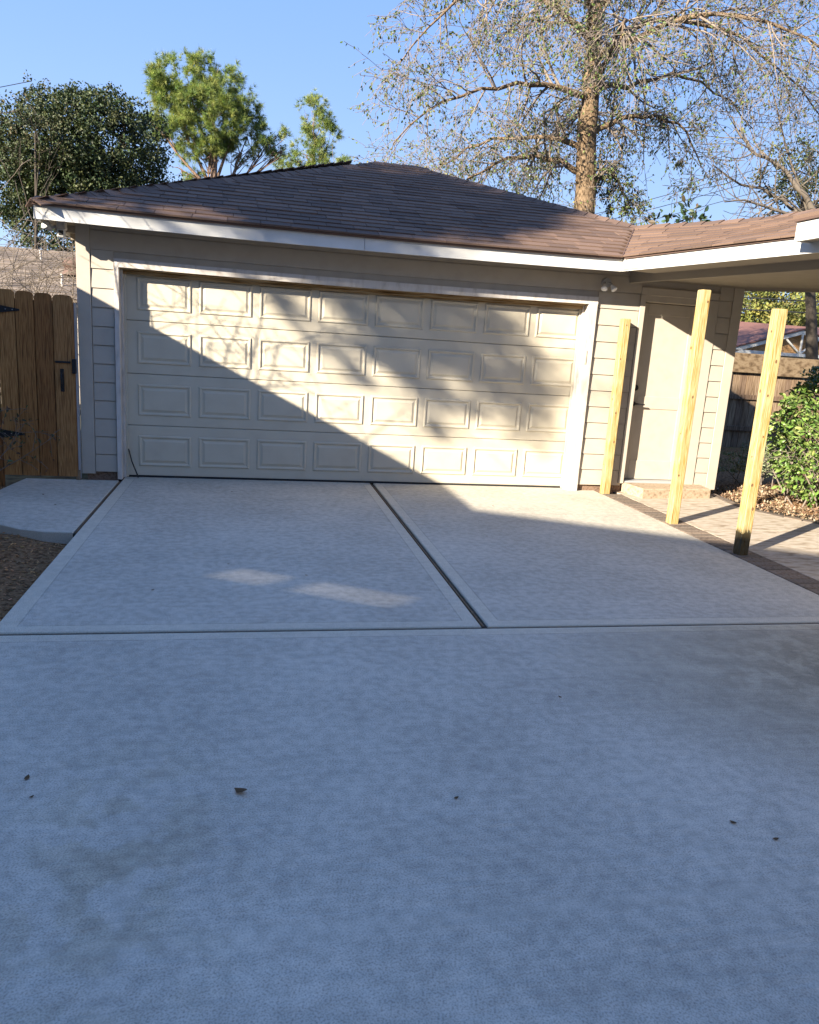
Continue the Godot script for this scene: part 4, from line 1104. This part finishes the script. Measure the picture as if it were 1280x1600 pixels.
func roof_rows(parent: Node, a: Vector3, b: Vector3, up: Vector3, rows: int, wid: float, palette: Array, called := "shingle", cap := 280) -> void:
	# courses of shingles on a far slope: a to b is the eave, up leads to the ridge; the nearest rows as parts, the rest joined
	var along := b - a; var n := int(along.length() / wid)
	var nrm := along.cross(up).normalized()
	if nrm.y < 0: nrm = -nrm
	var far := st(); var any := false; var cnt := 0
	for k in rows:
		for i in n:
			var u0 := (i + (0.5 if k % 2 else 0.0)) / n; var u1: float = min(1.0, u0 + 0.985 / n)
			if u0 >= 1.0: continue
			var p0 := a + along * u0 + up * (float(k) / rows); var p1 := a + along * u1 + up * (float(k) / rows)
			var q := up * (1.15 / rows)
			var th := up.length() / rows * rng.randf_range(0.06, 0.14)
			var s: SurfaceTool = far if cnt >= cap else st()
			hexa(s, [p0, p1, p1 + q, p0 + q, p0 + nrm * th, p1 + nrm * th, p1 + q + nrm * 0.004, p0 + q + nrm * 0.004])
			if cnt < cap: put(called, done(s), palette[rng.randi() % palette.size()], parent)
			else: any = true
			cnt += 1
	if any:
		var o := put(called + "_courses", done(far), palette[0], parent); o.set_meta("kind", "stuff")

func background_left() -> void:
	# neighbour's grey roof beyond the fence
	var h := thing("grey_roofed_house", "low house with pale grey-brown shingle roof beyond the gate", "house", Vector3(-4.5, 0, -8))
	var roof := node("roof", h)
	var s := st(); hexa(s, [Vector3(-6, 1.9, 0), Vector3(3.6, 1.9, 0), Vector3(3.6, 3.02, -3.4), Vector3(-6, 3.02, -3.4), Vector3(-6, 1.95, 0), Vector3(3.6, 1.95, 0), Vector3(3.6, 3.07, -3.4), Vector3(-6, 3.07, -3.4)])
	put("roof_deck", done(s), mats.grey_roof[2], roof)
	roof_rows(roof, Vector3(-1.2, 1.955, 0.02), Vector3(3.6, 1.955, 0.02), Vector3(0, 1.12, -3.4), 22, 0.36, mats.grey_roof)
	s = st(); box(s, Vector3(-5.6, -0.15, -6.4), Vector3(3.2, 1.9, -0.4)); put("wall", done(s), mats.house_paint, h)
	s = st(); hexa(s, [Vector3(-6, 1.9, -6.8), Vector3(3.6, 1.9, -6.8), Vector3(3.6, 3.02, -3.4), Vector3(-6, 3.02, -3.4), Vector3(-6, 1.95, -6.8), Vector3(3.6, 1.95, -6.8), Vector3(3.6, 3.07, -3.4), Vector3(-6, 3.07, -3.4)])
	put("rear_roof", done(s), mats.grey_roof[1], h)
	var cy := CylinderMesh.new(); cy.top_radius = 0.2; cy.bottom_radius = 0.26; cy.height = 0.16; cy.radial_segments = 16
	put("roof_vent", cy, mats.drip, h, Vector3(2.18, 2.56, -1.6))
	var dm := SphereMesh.new(); dm.radius = 0.25; dm.height = 0.3; dm.radial_segments = 16; dm.rings = 8
	put("roof_vent", dm, mats.drip, h, Vector3(2.18, 2.70, -1.6))
	var pp := CylinderMesh.new(); pp.top_radius = 0.022; pp.bottom_radius = 0.026; pp.height = 0.3; pp.radial_segments = 12
	put("vent_pipe", pp, mats.trim, h, Vector3(2.1, 2.30, -0.75))
	put("vent_pipe", pp, mats.trim, h, Vector3(1.3, 2.85, -2.5))
	# bare shrubs between
	for q in [[Vector3(-1.72, -0.1, -2.6), "bare grey shrub with upright twigs behind the gate", 9, 1.0], [Vector3(-1.25, -0.1, -3.4), "bare spreading shrub behind the gate next to the garage", 8, 0.92], [Vector3(-2.4, -0.1, -3.6), "bare twiggy bush at the far left behind the gate", 9, 1.0]]:
		var b := thing("bare_shrub", q[1], "shrub", q[0], "bare shrubs behind the gate")
		var T := Tubes.new(); var tips := []
		for i in q[2]:
			grow(T, tips, q[0] + Vector3(rng.randfn() * 0.06, 0, rng.randfn() * 0.06), Vector3(rng.randfn() * 0.24, 1, rng.randfn() * 0.2).normalized(), rng.randf_range(2.3, 3.0) * q[3], 0.017, 0, {"wob": 0.09, "droop": [0.0, -0.02, 0.0], "kids": [7, 4], "from": [0.35, 0.2], "ratio": [0.33, 0.45], "levels": 2, "rmin": 0.0035})
		var w := put("stems", T.mesh(), mats.barktwig, b); w.position = -b.position

func background_right() -> void:
	# old fence across the back yard
	var f := thing("old_fence", "weathered dark wooden fence with thick mossy top board", "fence", Vector3(7.2, -0.1, -5.0))
	var x := 0.0
	while x < 7.0:
		var w := 0.14 + rng.randf_range(-0.006, 0.006)
		put("plank", boxm(Vector3(x, 0, -0.02), Vector3(x + w - 0.006, 1.62 + rng.randf_range(-0.02, 0.02), 0.0 + rng.randf_range(-0.004, 0.004)), 0.003), mats.oldwood[rng.randi() % 3], f)
		x += w
	put("top_board", boxm(Vector3(-0.2, 1.50, 0.03), Vector3(3.9, 1.86, 0.075), 0.008), mats.oldcap, f)
	put("top_board", boxm(Vector3(3.91, 1.47, 0.028), Vector3(7.2, 1.83, 0.073), 0.008), mats.oldcap, f)
	for y in [1.0, 0.4]: put("rail", boxm(Vector3(-0.2, y, 0.006), Vector3(7.2, y + 0.09, 0.045), 0.004), mats.oldwood[2], f)
	for px in [0.5, 2.95, 5.4]: put("fence_post", boxm(Vector3(px, -0.05, 0.0), Vector3(px + 0.09, 1.5, 0.03), 0.005), mats.oldwood[2], f)
	# red-roofed neighbour with a timber gable
	var h := thing("red_roofed_house", "low house with red-brown roof and white-trimmed timber gable", "house", Vector3(18, 0, -17))
	var roof := node("roof", h)
	var s := st(); hexa(s, [Vector3(-5, 1.95, 0), Vector3(9, 1.95, 0), Vector3(9, 3.2, -4), Vector3(-5, 3.2, -4), Vector3(-5, 2.0, 0), Vector3(9, 2.0, 0), Vector3(9, 3.25, -4), Vector3(-5, 3.25, -4)])
	put("roof_deck", done(s), mats.red_roof[2], roof)
	roof_rows(roof, Vector3(-2.5, 2.005, 0.03), Vector3(5.5, 2.005, 0.03), Vector3(0, 0.80, -2.6), 12, 0.4, mats.red_roof)
	s = st(); box(s, Vector3(-4.6, -0.15, -7), Vector3(8.6, 1.96, -0.5)); put("wall", done(s), mats.house_paint, h)
	put("fascia", boxm(Vector3(-5, 1.86, 0.0), Vector3(9, 1.99, 0.03), 0.003), mats.white, h)
	# porch gable: apex and two rakes
	var gz := 1.0; var ap := Vector3(2.2, 2.83, gz)
	for sg in [-1.0, 1.0]:
		var foot := ap + Vector3(2.75 * sg, -0.80, 0)
		s = st()
		hexa(s, [foot + Vector3(0, -0.13, 0), ap + Vector3(0, -0.13, 0), ap + Vector3(0, -0.13, -0.05), foot + Vector3(0, -0.13, -0.05), foot, ap, ap + Vector3(0, 0, -0.05), foot + Vector3(0, 0, -0.05)])
		put("rake_board", done(s), mats.white, h)
		s = st()
		hexa(s, [foot + Vector3(0.1 * sg, 0.0, 0.06), ap + Vector3(0, 0.03, 0.06), ap + Vector3(0, 0.03, -4), foot + Vector3(0.1 * sg, 0.0, -4), foot + Vector3(0.1 * sg, 0.04, 0.06), ap + Vector3(0, 0.07, 0.06), ap + Vector3(0, 0.07, -4), foot + Vector3(0.1 * sg, 0.04, -4)])
		put("porch_roof", done(s), mats.red_roof[1 if sg > 0 else 0], h)
		var T := Tubes.new(); T.add([Vector3(2.2, 2.02, gz - 0.02), Vector3(2.2 + 0.62 * sg, 2.50, gz - 0.02)], [0.045, 0.045], 4)
		put("truss_brace", T.mesh(), mats.white, h)
	var T2 := Tubes.new(); T2.add([Vector3(2.2, 2.0, gz - 0.02), Vector3(2.2, 2.72, gz - 0.02)], [0.05, 0.05], 4)
	put("king_post", T2.mesh(), mats.white, h)
	put("tie_beam", boxm(Vector3(-0.5, 1.92, gz - 0.06), Vector3(4.9, 2.03, gz), 0.004), mats.white, h)
	s = st()
	hexa(s, [ap + Vector3(-2.6, -0.80, -0.25), ap + Vector3(2.6, -0.80, -0.25), ap + Vector3(2.6, -0.80, -0.3), ap + Vector3(-2.6, -0.80, -0.3), ap + Vector3(-0.05, -0.1, -0.25), ap + Vector3(0.05, -0.1, -0.25), ap + Vector3(0.05, -0.1, -0.3), ap + Vector3(-0.05, -0.1, -0.3)])
	put("gable_panel", done(s), mats.wood_gable, h)
	for px in [-0.3, 4.6]: put("porch_post", boxm(Vector3(px, -0.15, gz - 0.14), Vector3(px + 0.12, 1.92, gz - 0.02), 0.005), mats.white, h)
	put("roof_vent", boxm(Vector3(-0.6, 2.62, -2.35), Vector3(-0.15, 2.82, -2.0), 0.03), mats.metal_grey, h)
	# overhead wires
	var wires := [[Vector3(14, 7.1, -30), Vector3(30, 12.6, -30), "topmost thin power line in the sky right of the tree"], [Vector3(14, 6.7, -30.4), Vector3(30, 12.0, -30.4), "middle thin power line in the sky right of the tree"], [Vector3(14, 6.2, -30.8), Vector3(30, 11.4, -30.8), "lowest thin power line in the sky right of the tree"], [Vector3(15, 3.75, -22), Vector3(34, 4.25, -22), "thick dark cable before the yellow-green tree, lower one"], [Vector3(15, 4.30, -22.5), Vector3(34, 4.75, -22.5), "dark cable before the yellow-green tree, upper one"]]
	for i in wires.size():
		var q: Array = wires[i]
		var o := thing("power_line", q[2], "cable", Vector3.ZERO, "overhead lines")
		var pts := []; var rd := []
		for k in 13:
			var u := k / 12.0
			pts.append((q[0] as Vector3).lerp(q[1], u) + Vector3(0, -0.5 * u * (1 - u), 0)); rd.append(0.016 if i < 3 else 0.03)
		var T := Tubes.new(); T.add(pts, rd, 5); put("wire", T.mesh(), mats.rubber, o)

func trees() -> void:
	var sprig := leaf_clump(7, 0.5, 0.35, 0.55, 4)
	# --- big half-bare tree behind the garage
	var base := Vector3(8.72, -0.1, -9.0)
	var t := thing("large_tree", "tall half-bare tree with thick trunk behind the garage roof", "tree", base)
	var T := Tubes.new(); var tips := []
	var tr := smooth_path([base, Vector3(8.68, 2.5, -9), Vector3(8.62, 4.7, -9), Vector3(8.5, 6.2, -9), Vector3(8.45, 7.6, -8.98), Vector3(8.32, 9.2, -8.9), Vector3(8.2, 11.5, -8.8), Vector3(8.1, 13.5, -8.8)], 26, 0.015)
	var rr := []
	for i in tr.size():
		rr.append(lerpf(0.30, 0.245, i / 9.0) if i < 9 else lerpf(0.245, 0.04, (i - 9) / 17.0))
	T.add(tr, rr, 14)
	var W := Tubes.new()
	var limbs := [
		[[8.5, 7.0, -9], [7.4, 7.05, -8.6], [6.2, 6.75, -8.2], [5.0, 6.25, -8.0], [4.0, 5.4, -7.9]], [[8.55, 5.45, -9], [7.6, 5.75, -9.2], [6.7, 5.6, -9.3], [5.9, 5.1, -9.3], [5.4, 4.5, -9.2]],
		[[8.4, 8.1, -9], [7.0, 8.7, -8.8], [5.9, 8.6, -8.6], [4.9, 8.0, -8.5], [4.1, 7.0, -8.4]], [[8.5, 6.3, -9], [9.3, 6.7, -8.9], [10.2, 6.7, -8.7], [10.8, 6.3, -8.6], [11.1, 5.8, -8.6]],
		[[8.42, 7.6, -9], [9.4, 8.6, -9.1], [11.0, 8.9, -9.2], [12.8, 8.4, -9.2], [14.6, 7.2, -9.2]], [[8.55, 5.2, -9], [9.2, 5.5, -9.1], [9.6, 5.2, -9.2], [9.9, 4.7, -9.2]],
		[[8.48, 6.9, -9], [8.3, 7.6, -7.6], [7.9, 7.5, -6.3], [7.3, 6.8, -5.2]], [[8.48, 6.6, -9], [8.9, 7.3, -10.4], [9.4, 7.2, -11.8], [9.9, 6.4, -12.8]], [[8.36, 8.7, -9], [9.2, 9.6, -7.8], [10.4, 9.6, -6.8], [11.6, 8.8, -6.2]],
		[[8.3, 9.3, -8.9], [6.9, 10.1, -9.2], [5.9, 10.0, -9.6], [5.0, 9.2, -9.8]], [[8.3, 9.6, -8.9], [9.8, 10.6, -9.3], [11.8, 10.5, -9.6], [13.6, 9.4, -9.8]], [[8.5, 6.0, -9], [7.6, 6.4, -10.2], [6.5, 6.3, -11.2], [5.6, 5.6, -11.8]],
		[[8.4, 8.0, -9], [7.4, 8.6, -7.4], [6.6, 8.5, -6.4], [6.0, 7.8, -5.8]], [[8.25, 10.5, -8.8], [7.2, 11.6, -8.2], [6.3, 11.6, -7.8], [5.6, 10.8, -7.6]], [[8.2, 11.2, -8.8], [9.4, 12.2, -8.4], [10.8, 12.0, -8.2], [12.0, 11.0, -8.0]],
		[[8.45, 7.3, -9], [9.6, 7.6, -9.8], [11.2, 8.2, -10.4], [12.8, 8.0, -10.8], [13.8, 7.4, -11.0]], [[8.2, 11.6, -8.8], [8.0, 12.8, -10.2], [7.6, 12.6, -11.6]], [[8.45, 7.8, -9], [10.0, 8.3, -7.6], [11.8, 8.0, -6.8], [13.2, 7.0, -6.6]]]
	var cfg := {"wob": 0.20, "droop": [0.0, 0.03, 0.07, 0.10], "kids": [22, 9, 3], "from": [0.10, 0.15, 0.2], "ratio": [0.28, 0.5, 0.6], "levels": 3, "rmin": 0.0048}
	for l in limbs:
		var c := []
		for p in l: c.append(Vector3(p[0], p[1], p[2]))
		var pth := smooth_path(c, 12, 0.05)
		var rd := []
		for i in pth.size(): rd.append(lerpf(0.085, 0.012, pow(float(i) / 12, 0.6)))
		T.add(pth, rd, 7)
		var ln := 0.0
		for i in 12: ln += (pth[i] as Vector3).distance_to(pth[i + 1])
		sprout(W, tips, pth, rd, ln, 0, cfg)
	for i in 60:     # epicormic shoots on the trunk
		var u := rng.randf_range(9, 20); var q: Vector3 = tr[int(u)]
		grow(W, tips, q + Vector3(rng.randfn() * 0.15, 0, 0.15), Vector3(rng.randfn(), 0.5, rng.randfn()).normalized(), rng.randf_range(0.5, 1.0), 0.008, 2, cfg)
	var tm := put("trunk", T.mesh(), mats.bark, t); tm.position = -base
	var wm := put("branches", W.mesh(), mats.twig, t); wm.position = -base
	var lf := leaf_mesh(0.62, 0.2, 0.25)
	print("twig tips ", tips.size())
	var L := leaves_at(tips, 0.62, 0.06, 0.03, [Color(0.10, 0.145, 0.035), Color(0.14, 0.17, 0.045), Color(0.07, 0.115, 0.03), Color(0.16, 0.15, 0.055), Color(0.09, 0.08, 0.04), Color(0.085, 0.13, 0.035)], 0.8)
	var cr := scatter("crown", lf, mats.leaf, L[0], L[1], t); cr.position = -base; cr.set_meta("kind", "stuff")
	print("big tree leaves ", L[0].size())
	# --- bare tree at the right
	base = Vector3(15.3, -0.1, -8.0)
	var bt := thing("bare_tree", "leafless tree with crooked grey branches at the right edge", "tree", base)
	T = Tubes.new(); tips = []
	for q in [[[15.3, -0.1, -8], [15.1, 2.5, -8], [14.5, 4.0, -8], [13.9, 4.7, -8], [13.3, 5.05, -8], [12.8, 5.25, -8], [12.4, 5.0, -8], [12.25, 4.5, -8]], [[15.3, -0.1, -8], [15.0, 2.4, -8.1], [14.4, 4.1, -8.1], [13.6, 5.0, -8.1], [13.0, 5.9, -8], [12.5, 6.7, -8], [12.2, 7.4, -8]], [[15.3, 0, -8], [15.1, 3, -7.9], [14.6, 4.4, -7.9], [14.0, 5.6, -7.8], [13.6, 6.6, -7.7], [13.3, 7.6, -7.7]], [[15.3, 0, -8], [15.3, 3.0, -8.1], [15.0, 5.0, -8.2], [14.6, 6.6, -8.2], [14.2, 7.8, -8.2]], [[14.5, 4.0, -8], [13.6, 4.9, -8.2], [12.6, 5.4, -8.3], [11.8, 5.5, -8.3], [11.2, 5.8, -8.3]], [[14.5, 4.0, -8], [13.4, 4.7, -7.8], [12.4, 4.9, -7.7], [11.6, 5.0, -7.6], [11.2, 4.9, -7.6]], [[13.6, 5.0, -7.9], [12.8, 5.8, -8.0], [12.0, 6.2, -8.2], [11.5, 6.8, -8.3]]]:
		var c := []
		for p in q: c.append(Vector3(p[0], p[1], p[2]))
		var pth := smooth_path(c, 14, 0.03); var rd := []
		for i in pth.size(): rd.append(lerpf(0.075, 0.014, pow(i / 14.0, 0.8)))
		T.add(pth, rd, 7)
		sprout(T, tips, pth, rd, 3.4, 0, {"wob": 0.13, "droop": [0.0, -0.05, -0.04], "kids": [9, 4], "from": [0.5, 0.2], "ratio": [0.36, 0.5], "levels": 2, "rmin": 0.006})
	wm = put("trunk", T.mesh(), mats.barktwig, bt); wm.position = -base
	# --- young magnolias just over the roof
	for q in [[8.41, 3.85, "dark leafy sapling top just above the roof, left of the pair", 0.20], [9.01, 4.06, "dark leafy sapling top just above the roof, right and taller of the pair", 0.27]]:
		crown_tree("young_tree", q[2], "tree", "saplings behind the breezeway", Vector3(q[0], -0.1, -5), 0.035, [[q[0], q[1], -5.0, q[3] * 0.9, q[3]], [q[0], q[1] - 0.45, -5.0, 0.4, 0.35], [q[0] - 0.1, q[1] - 1.0, -5.0, 0.5, 0.4]], 1500.0, leaf_mesh(0.5, 0.1, 0.1), mats.leaf_gloss, 0.13, [Color(0.03, 0.055, 0.025), Color(0.045, 0.07, 0.03), Color(0.06, 0.045, 0.025)], mats.barktwig, 3, 0.1, 0.3)
	# --- pines
	var tuft := needle_tuft(34, 3)
	var pg := [Color(0.15, 0.21, 0.045), Color(0.20, 0.25, 0.055), Color(0.10, 0.155, 0.04), Color(0.24, 0.27, 0.07)]
	crown_tree("pine_tree", "bright green pine with twin trunks behind the roof", "tree", "pines behind the garage", Vector3(-0.7, -0.1, -22), 0.2, [[-1.08, 9.72, -22.00, 1.30, 1.05], [-1.55, 9.0, -22.20, 0.9, 0.85], [-0.11, 9.95, -22.00, 1.0, 0.85], [-0.21, 8.85, -21.6, 1.35, 0.9], [-0.86, 8.15, -22.00, 1.35, 0.65], [1.01, 8.41, -22.3, 0.95, 0.7], [1.85, 8.3, -22.00, 0.8, 0.5], [0.88, 9.34, -22.00, 0.8, 0.6], [-1.19, 6.95, -22.00, 0.6, 0.3], [-0.2, 7.6, -21.8, 0.8, 0.35], [0.8, 7.75, -22.0, 0.7, 0.3], [2.3, 8.0, -22.0, 0.5, 0.3], [-2.0, 8.3, -22.0, 0.6, 0.4]], 58.0, tuft, mats.leaf, 0.215, pg, mats.pinebark, 13, 0.27, 0.6)
	crown_tree("pine_tree", "smaller yellow-green pine right of the twin-trunked one", "tree", "pines behind the garage", Vector3(3.7, -0.1, -27), 0.16, [[3.70, 10.59, -27.00, 0.75, 0.85], [4.00, 9.75, -27.00, 0.85, 0.75], [2.97, 8.45, -27.00, 1.0, 0.48], [4.58, 8.8, -27.00, 0.9, 0.65], [3.49, 9.0, -27.00, 0.85, 0.5]], 58.0, tuft, mats.leaf, 0.215, pg, mats.pinebark, 11, 0.27, 0.5)
	# second stem of the twin pine
	# --- dark evergreen oak at the left
	crown_tree("oak_tree", "dark dense evergreen oak beyond the left roof corner", "tree", "", Vector3(-3.0, -0.1, -15), 0.25, [[-2.65, 6.1, -15.00, 1.7, 1.45], [-4.01, 5.8, -15.00, 1.4, 1.45], [-1.65, 5.6, -15.0, 0.8, 0.8], [-4.89, 5.2, -15.00, 1.15, 1.3], [-3.32, 5.0, -15.00, 2.1, 0.9], [-2.79, 7.0, -15.00, 0.8, 0.55], [-3.0, 3.9, -15.0, 2.2, 0.8], [-4.1, 6.9, -15.2, 0.6, 0.6], [-2.0, 6.75, -15.0, 0.6, 0.5], [-3.3, 7.2, -15.0, 0.5, 0.4], [-1.0, 5.2, -15.0, 0.5, 0.4]], 150.0, sprig, mats.leaf, 0.16, [Color(0.03, 0.05, 0.018), Color(0.042, 0.062, 0.02), Color(0.026, 0.04, 0.015), Color(0.06, 0.07, 0.025)], mats.darkbark, 4, 0.22, 0.45)
	crown_tree("thin_tree", "thin-crowned brownish tree top at the far left", "tree", "", Vector3(-4.3, -0.1, -13.5), 0.05, [[-3.95, 6.45, -13.5, 0.85, 0.75], [-4.3, 5.8, -13.5, 0.8, 0.8], [-3.6, 5.7, -13.5, 0.6, 0.6]], 70.0, sprig, mats.leaf, 0.13, [Color(0.06, 0.07, 0.03), Color(0.05, 0.065, 0.025), Color(0.08, 0.07, 0.035)], mats.darkbark, 3, 0.2, 0.3)
	# --- trees seen under the breezeway
	crown_tree("evergreen_tree", "yellow-green bushy tree behind the red-roofed house", "tree", "", Vector3(25.5, -0.1, -25), 0.25, [[23.6, 4.6, -25.0, 1.6, 1.2], [26.4, 4.7, -25.0, 2.0, 1.4], [25.2, 3.6, -24.6, 2.2, 0.9], [28.2, 4.0, -25.0, 1.6, 1.4], [22.0, 3.6, -25.5, 1.5, 1.1], [24.6, 5.8, -25.5, 1.8, 1.0]], 44.0, sprig, mats.leaf, 0.26, [Color(0.19, 0.20, 0.05), Color(0.14, 0.16, 0.04), Color(0.24, 0.22, 0.06), Color(0.10, 0.12, 0.035)], mats.barktwig, 5, 0.3, 0.5)
	crown_tree("leaning_tree", "dark leaning tree trunk at the right edge under the eave", "tree", "", Vector3(19.4, -0.1, -14), 0.20, [[18.2, 6.6, -14, 1.6, 1.0], [17.4, 7.4, -14, 1.3, 0.9]], 30.0, sprig, mats.leaf, 0.2, [Color(0.10, 0.12, 0.04), Color(0.14, 0.15, 0.05)], mats.darkbark, 4, 0.3, 0.4)
	# --- evergreen far behind the left house: its crown dapples the door and the roof
	var sx := Vector3(-1, 0.49, 0.68)
	var lob := []
	for q in [[1.2, 4.0, 2.0, 1.3, 13.5], [1.0, 3.7, 1.8, 1.0, 13.0], [-0.4, 3.2, 1.0, 0.8, 14.0], [-0.6, 5.2, 1.2, 0.9, 13.6], [2.9, 3.0, 1.1, 0.9, 13.2], [2.8, 3.2, 1.1, 0.8, 13.8], [3.05, 2.1, 0.85, 0.42, 13.4], [3.45, 1.5, 0.75, 0.4, 13.8], [4.1, 1.05, 0.6, 0.3, 13.4], [2.1, 2.15, 0.55, 0.24, 13.9], [3.3, 0.6, 0.3, 0.13, 13.6], [3.9, 1.75, 0.6, 0.26, 13.5], [2.7, 1.5, 0.45, 0.2, 13.9], [4.3, 1.3, 0.5, 0.28, 13.7], [3.7, 0.85, 0.5, 0.16, 13.5], [1.2, 2.15, 0.45, 0.13, 13.6], [0.4, 2.2, 0.35, 0.1, 13.8], [2.4, 1.15, 0.25, 0.1, 13.4]]:
		var p: Vector3 = Vector3(q[0], q[1], 0) + sx * float(q[4])
		lob.append([p.x, p.y, p.z, q[2], q[3]])
	crown_tree("tall_oak", "tall evergreen oak standing behind the left house", "tree", "", Vector3(-15.2, -0.1, 9.4), 0.3, lob, 125.0, sprig, mats.leaf, 0.24, [Color(0.05, 0.07, 0.025), Color(0.07, 0.08, 0.03)], mats.barktwig, 4, 0.3, 0.25, 0.0, 0.6, [Vector3(-15.2, -0.1, 9.4), Vector3(-15.1, 5, 9.4), Vector3(-14.8, 9.3, 9.4), Vector3(-14.0, 11.5, 9.3)])

func debris() -> void:
	var lf := leaf_mesh(0.6, 0.12, 0.1)
	var dm := mat(lin(0.10, 0.06, 0.03), 0.9); dm.cull_mode = BaseMaterial3D.CULL_DISABLED
	var b := put("dry_leaf", lf, dm, null, Vector3(1.29, 0.012, 5.77))
	b.transform.basis = Basis.from_euler(Vector3(1.5, 1.1, 0.15)).scaled(Vector3.ONE * 0.055)
	tag(b, "curled brown dry leaf alone on the foreground concrete", "leaf")
	var spots := [[2.99, 6.13, "dark leaf scrap on the lower right foreground concrete"], [3.08, 6.24, "rightmost dark leaf scrap on the foreground concrete"], [0.58, 5.64, "upper leaf scrap at the left edge of the foreground slab"], [0.62, 5.75, "lower leaf scrap at the left edge of the foreground slab"], [2.76, 5.17, "lone leaf scrap right of centre on the front slab"], [2.05, 5.9, "tiny leaf scrap right of the curled dry leaf"], [0.75, 3.6, "leaf scrap near the left edge of the left rear slab"], [1.2, 3.04, "leaf scrap at the tip of the left sunlit bar"], [1.72, 3.3, "leaf scrap at the tip of the longer sunlit bar"], [1.15, 0.55, "leaf scrap close to the garage door on the left slab"], [3.3, 2.2, "leaf scrap in the shade on the right rear slab"], [3.95, 2.1, "leaf scrap right of middle on the right rear slab"], [3.75, 1.0, "leaf scrap in the sun before the garage door"], [-0.5, 0.9, "leaf scrap on the small walk before the gate"], [-0.3, 1.3, "leaf scrap on the small walk near its joint"]]
	for q in spots:
		var o := put("leaf_scrap", lf, dm, null, Vector3(q[0], 0.006, q[1]))
		o.transform.basis = Basis.from_euler(Vector3(PI / 2, rng.randf() * TAU, 0)).scaled(Vector3.ONE * rng.randf_range(0.016, 0.032))
		tag(o, q[2], "leaf", "leaf scraps scattered over the concrete")
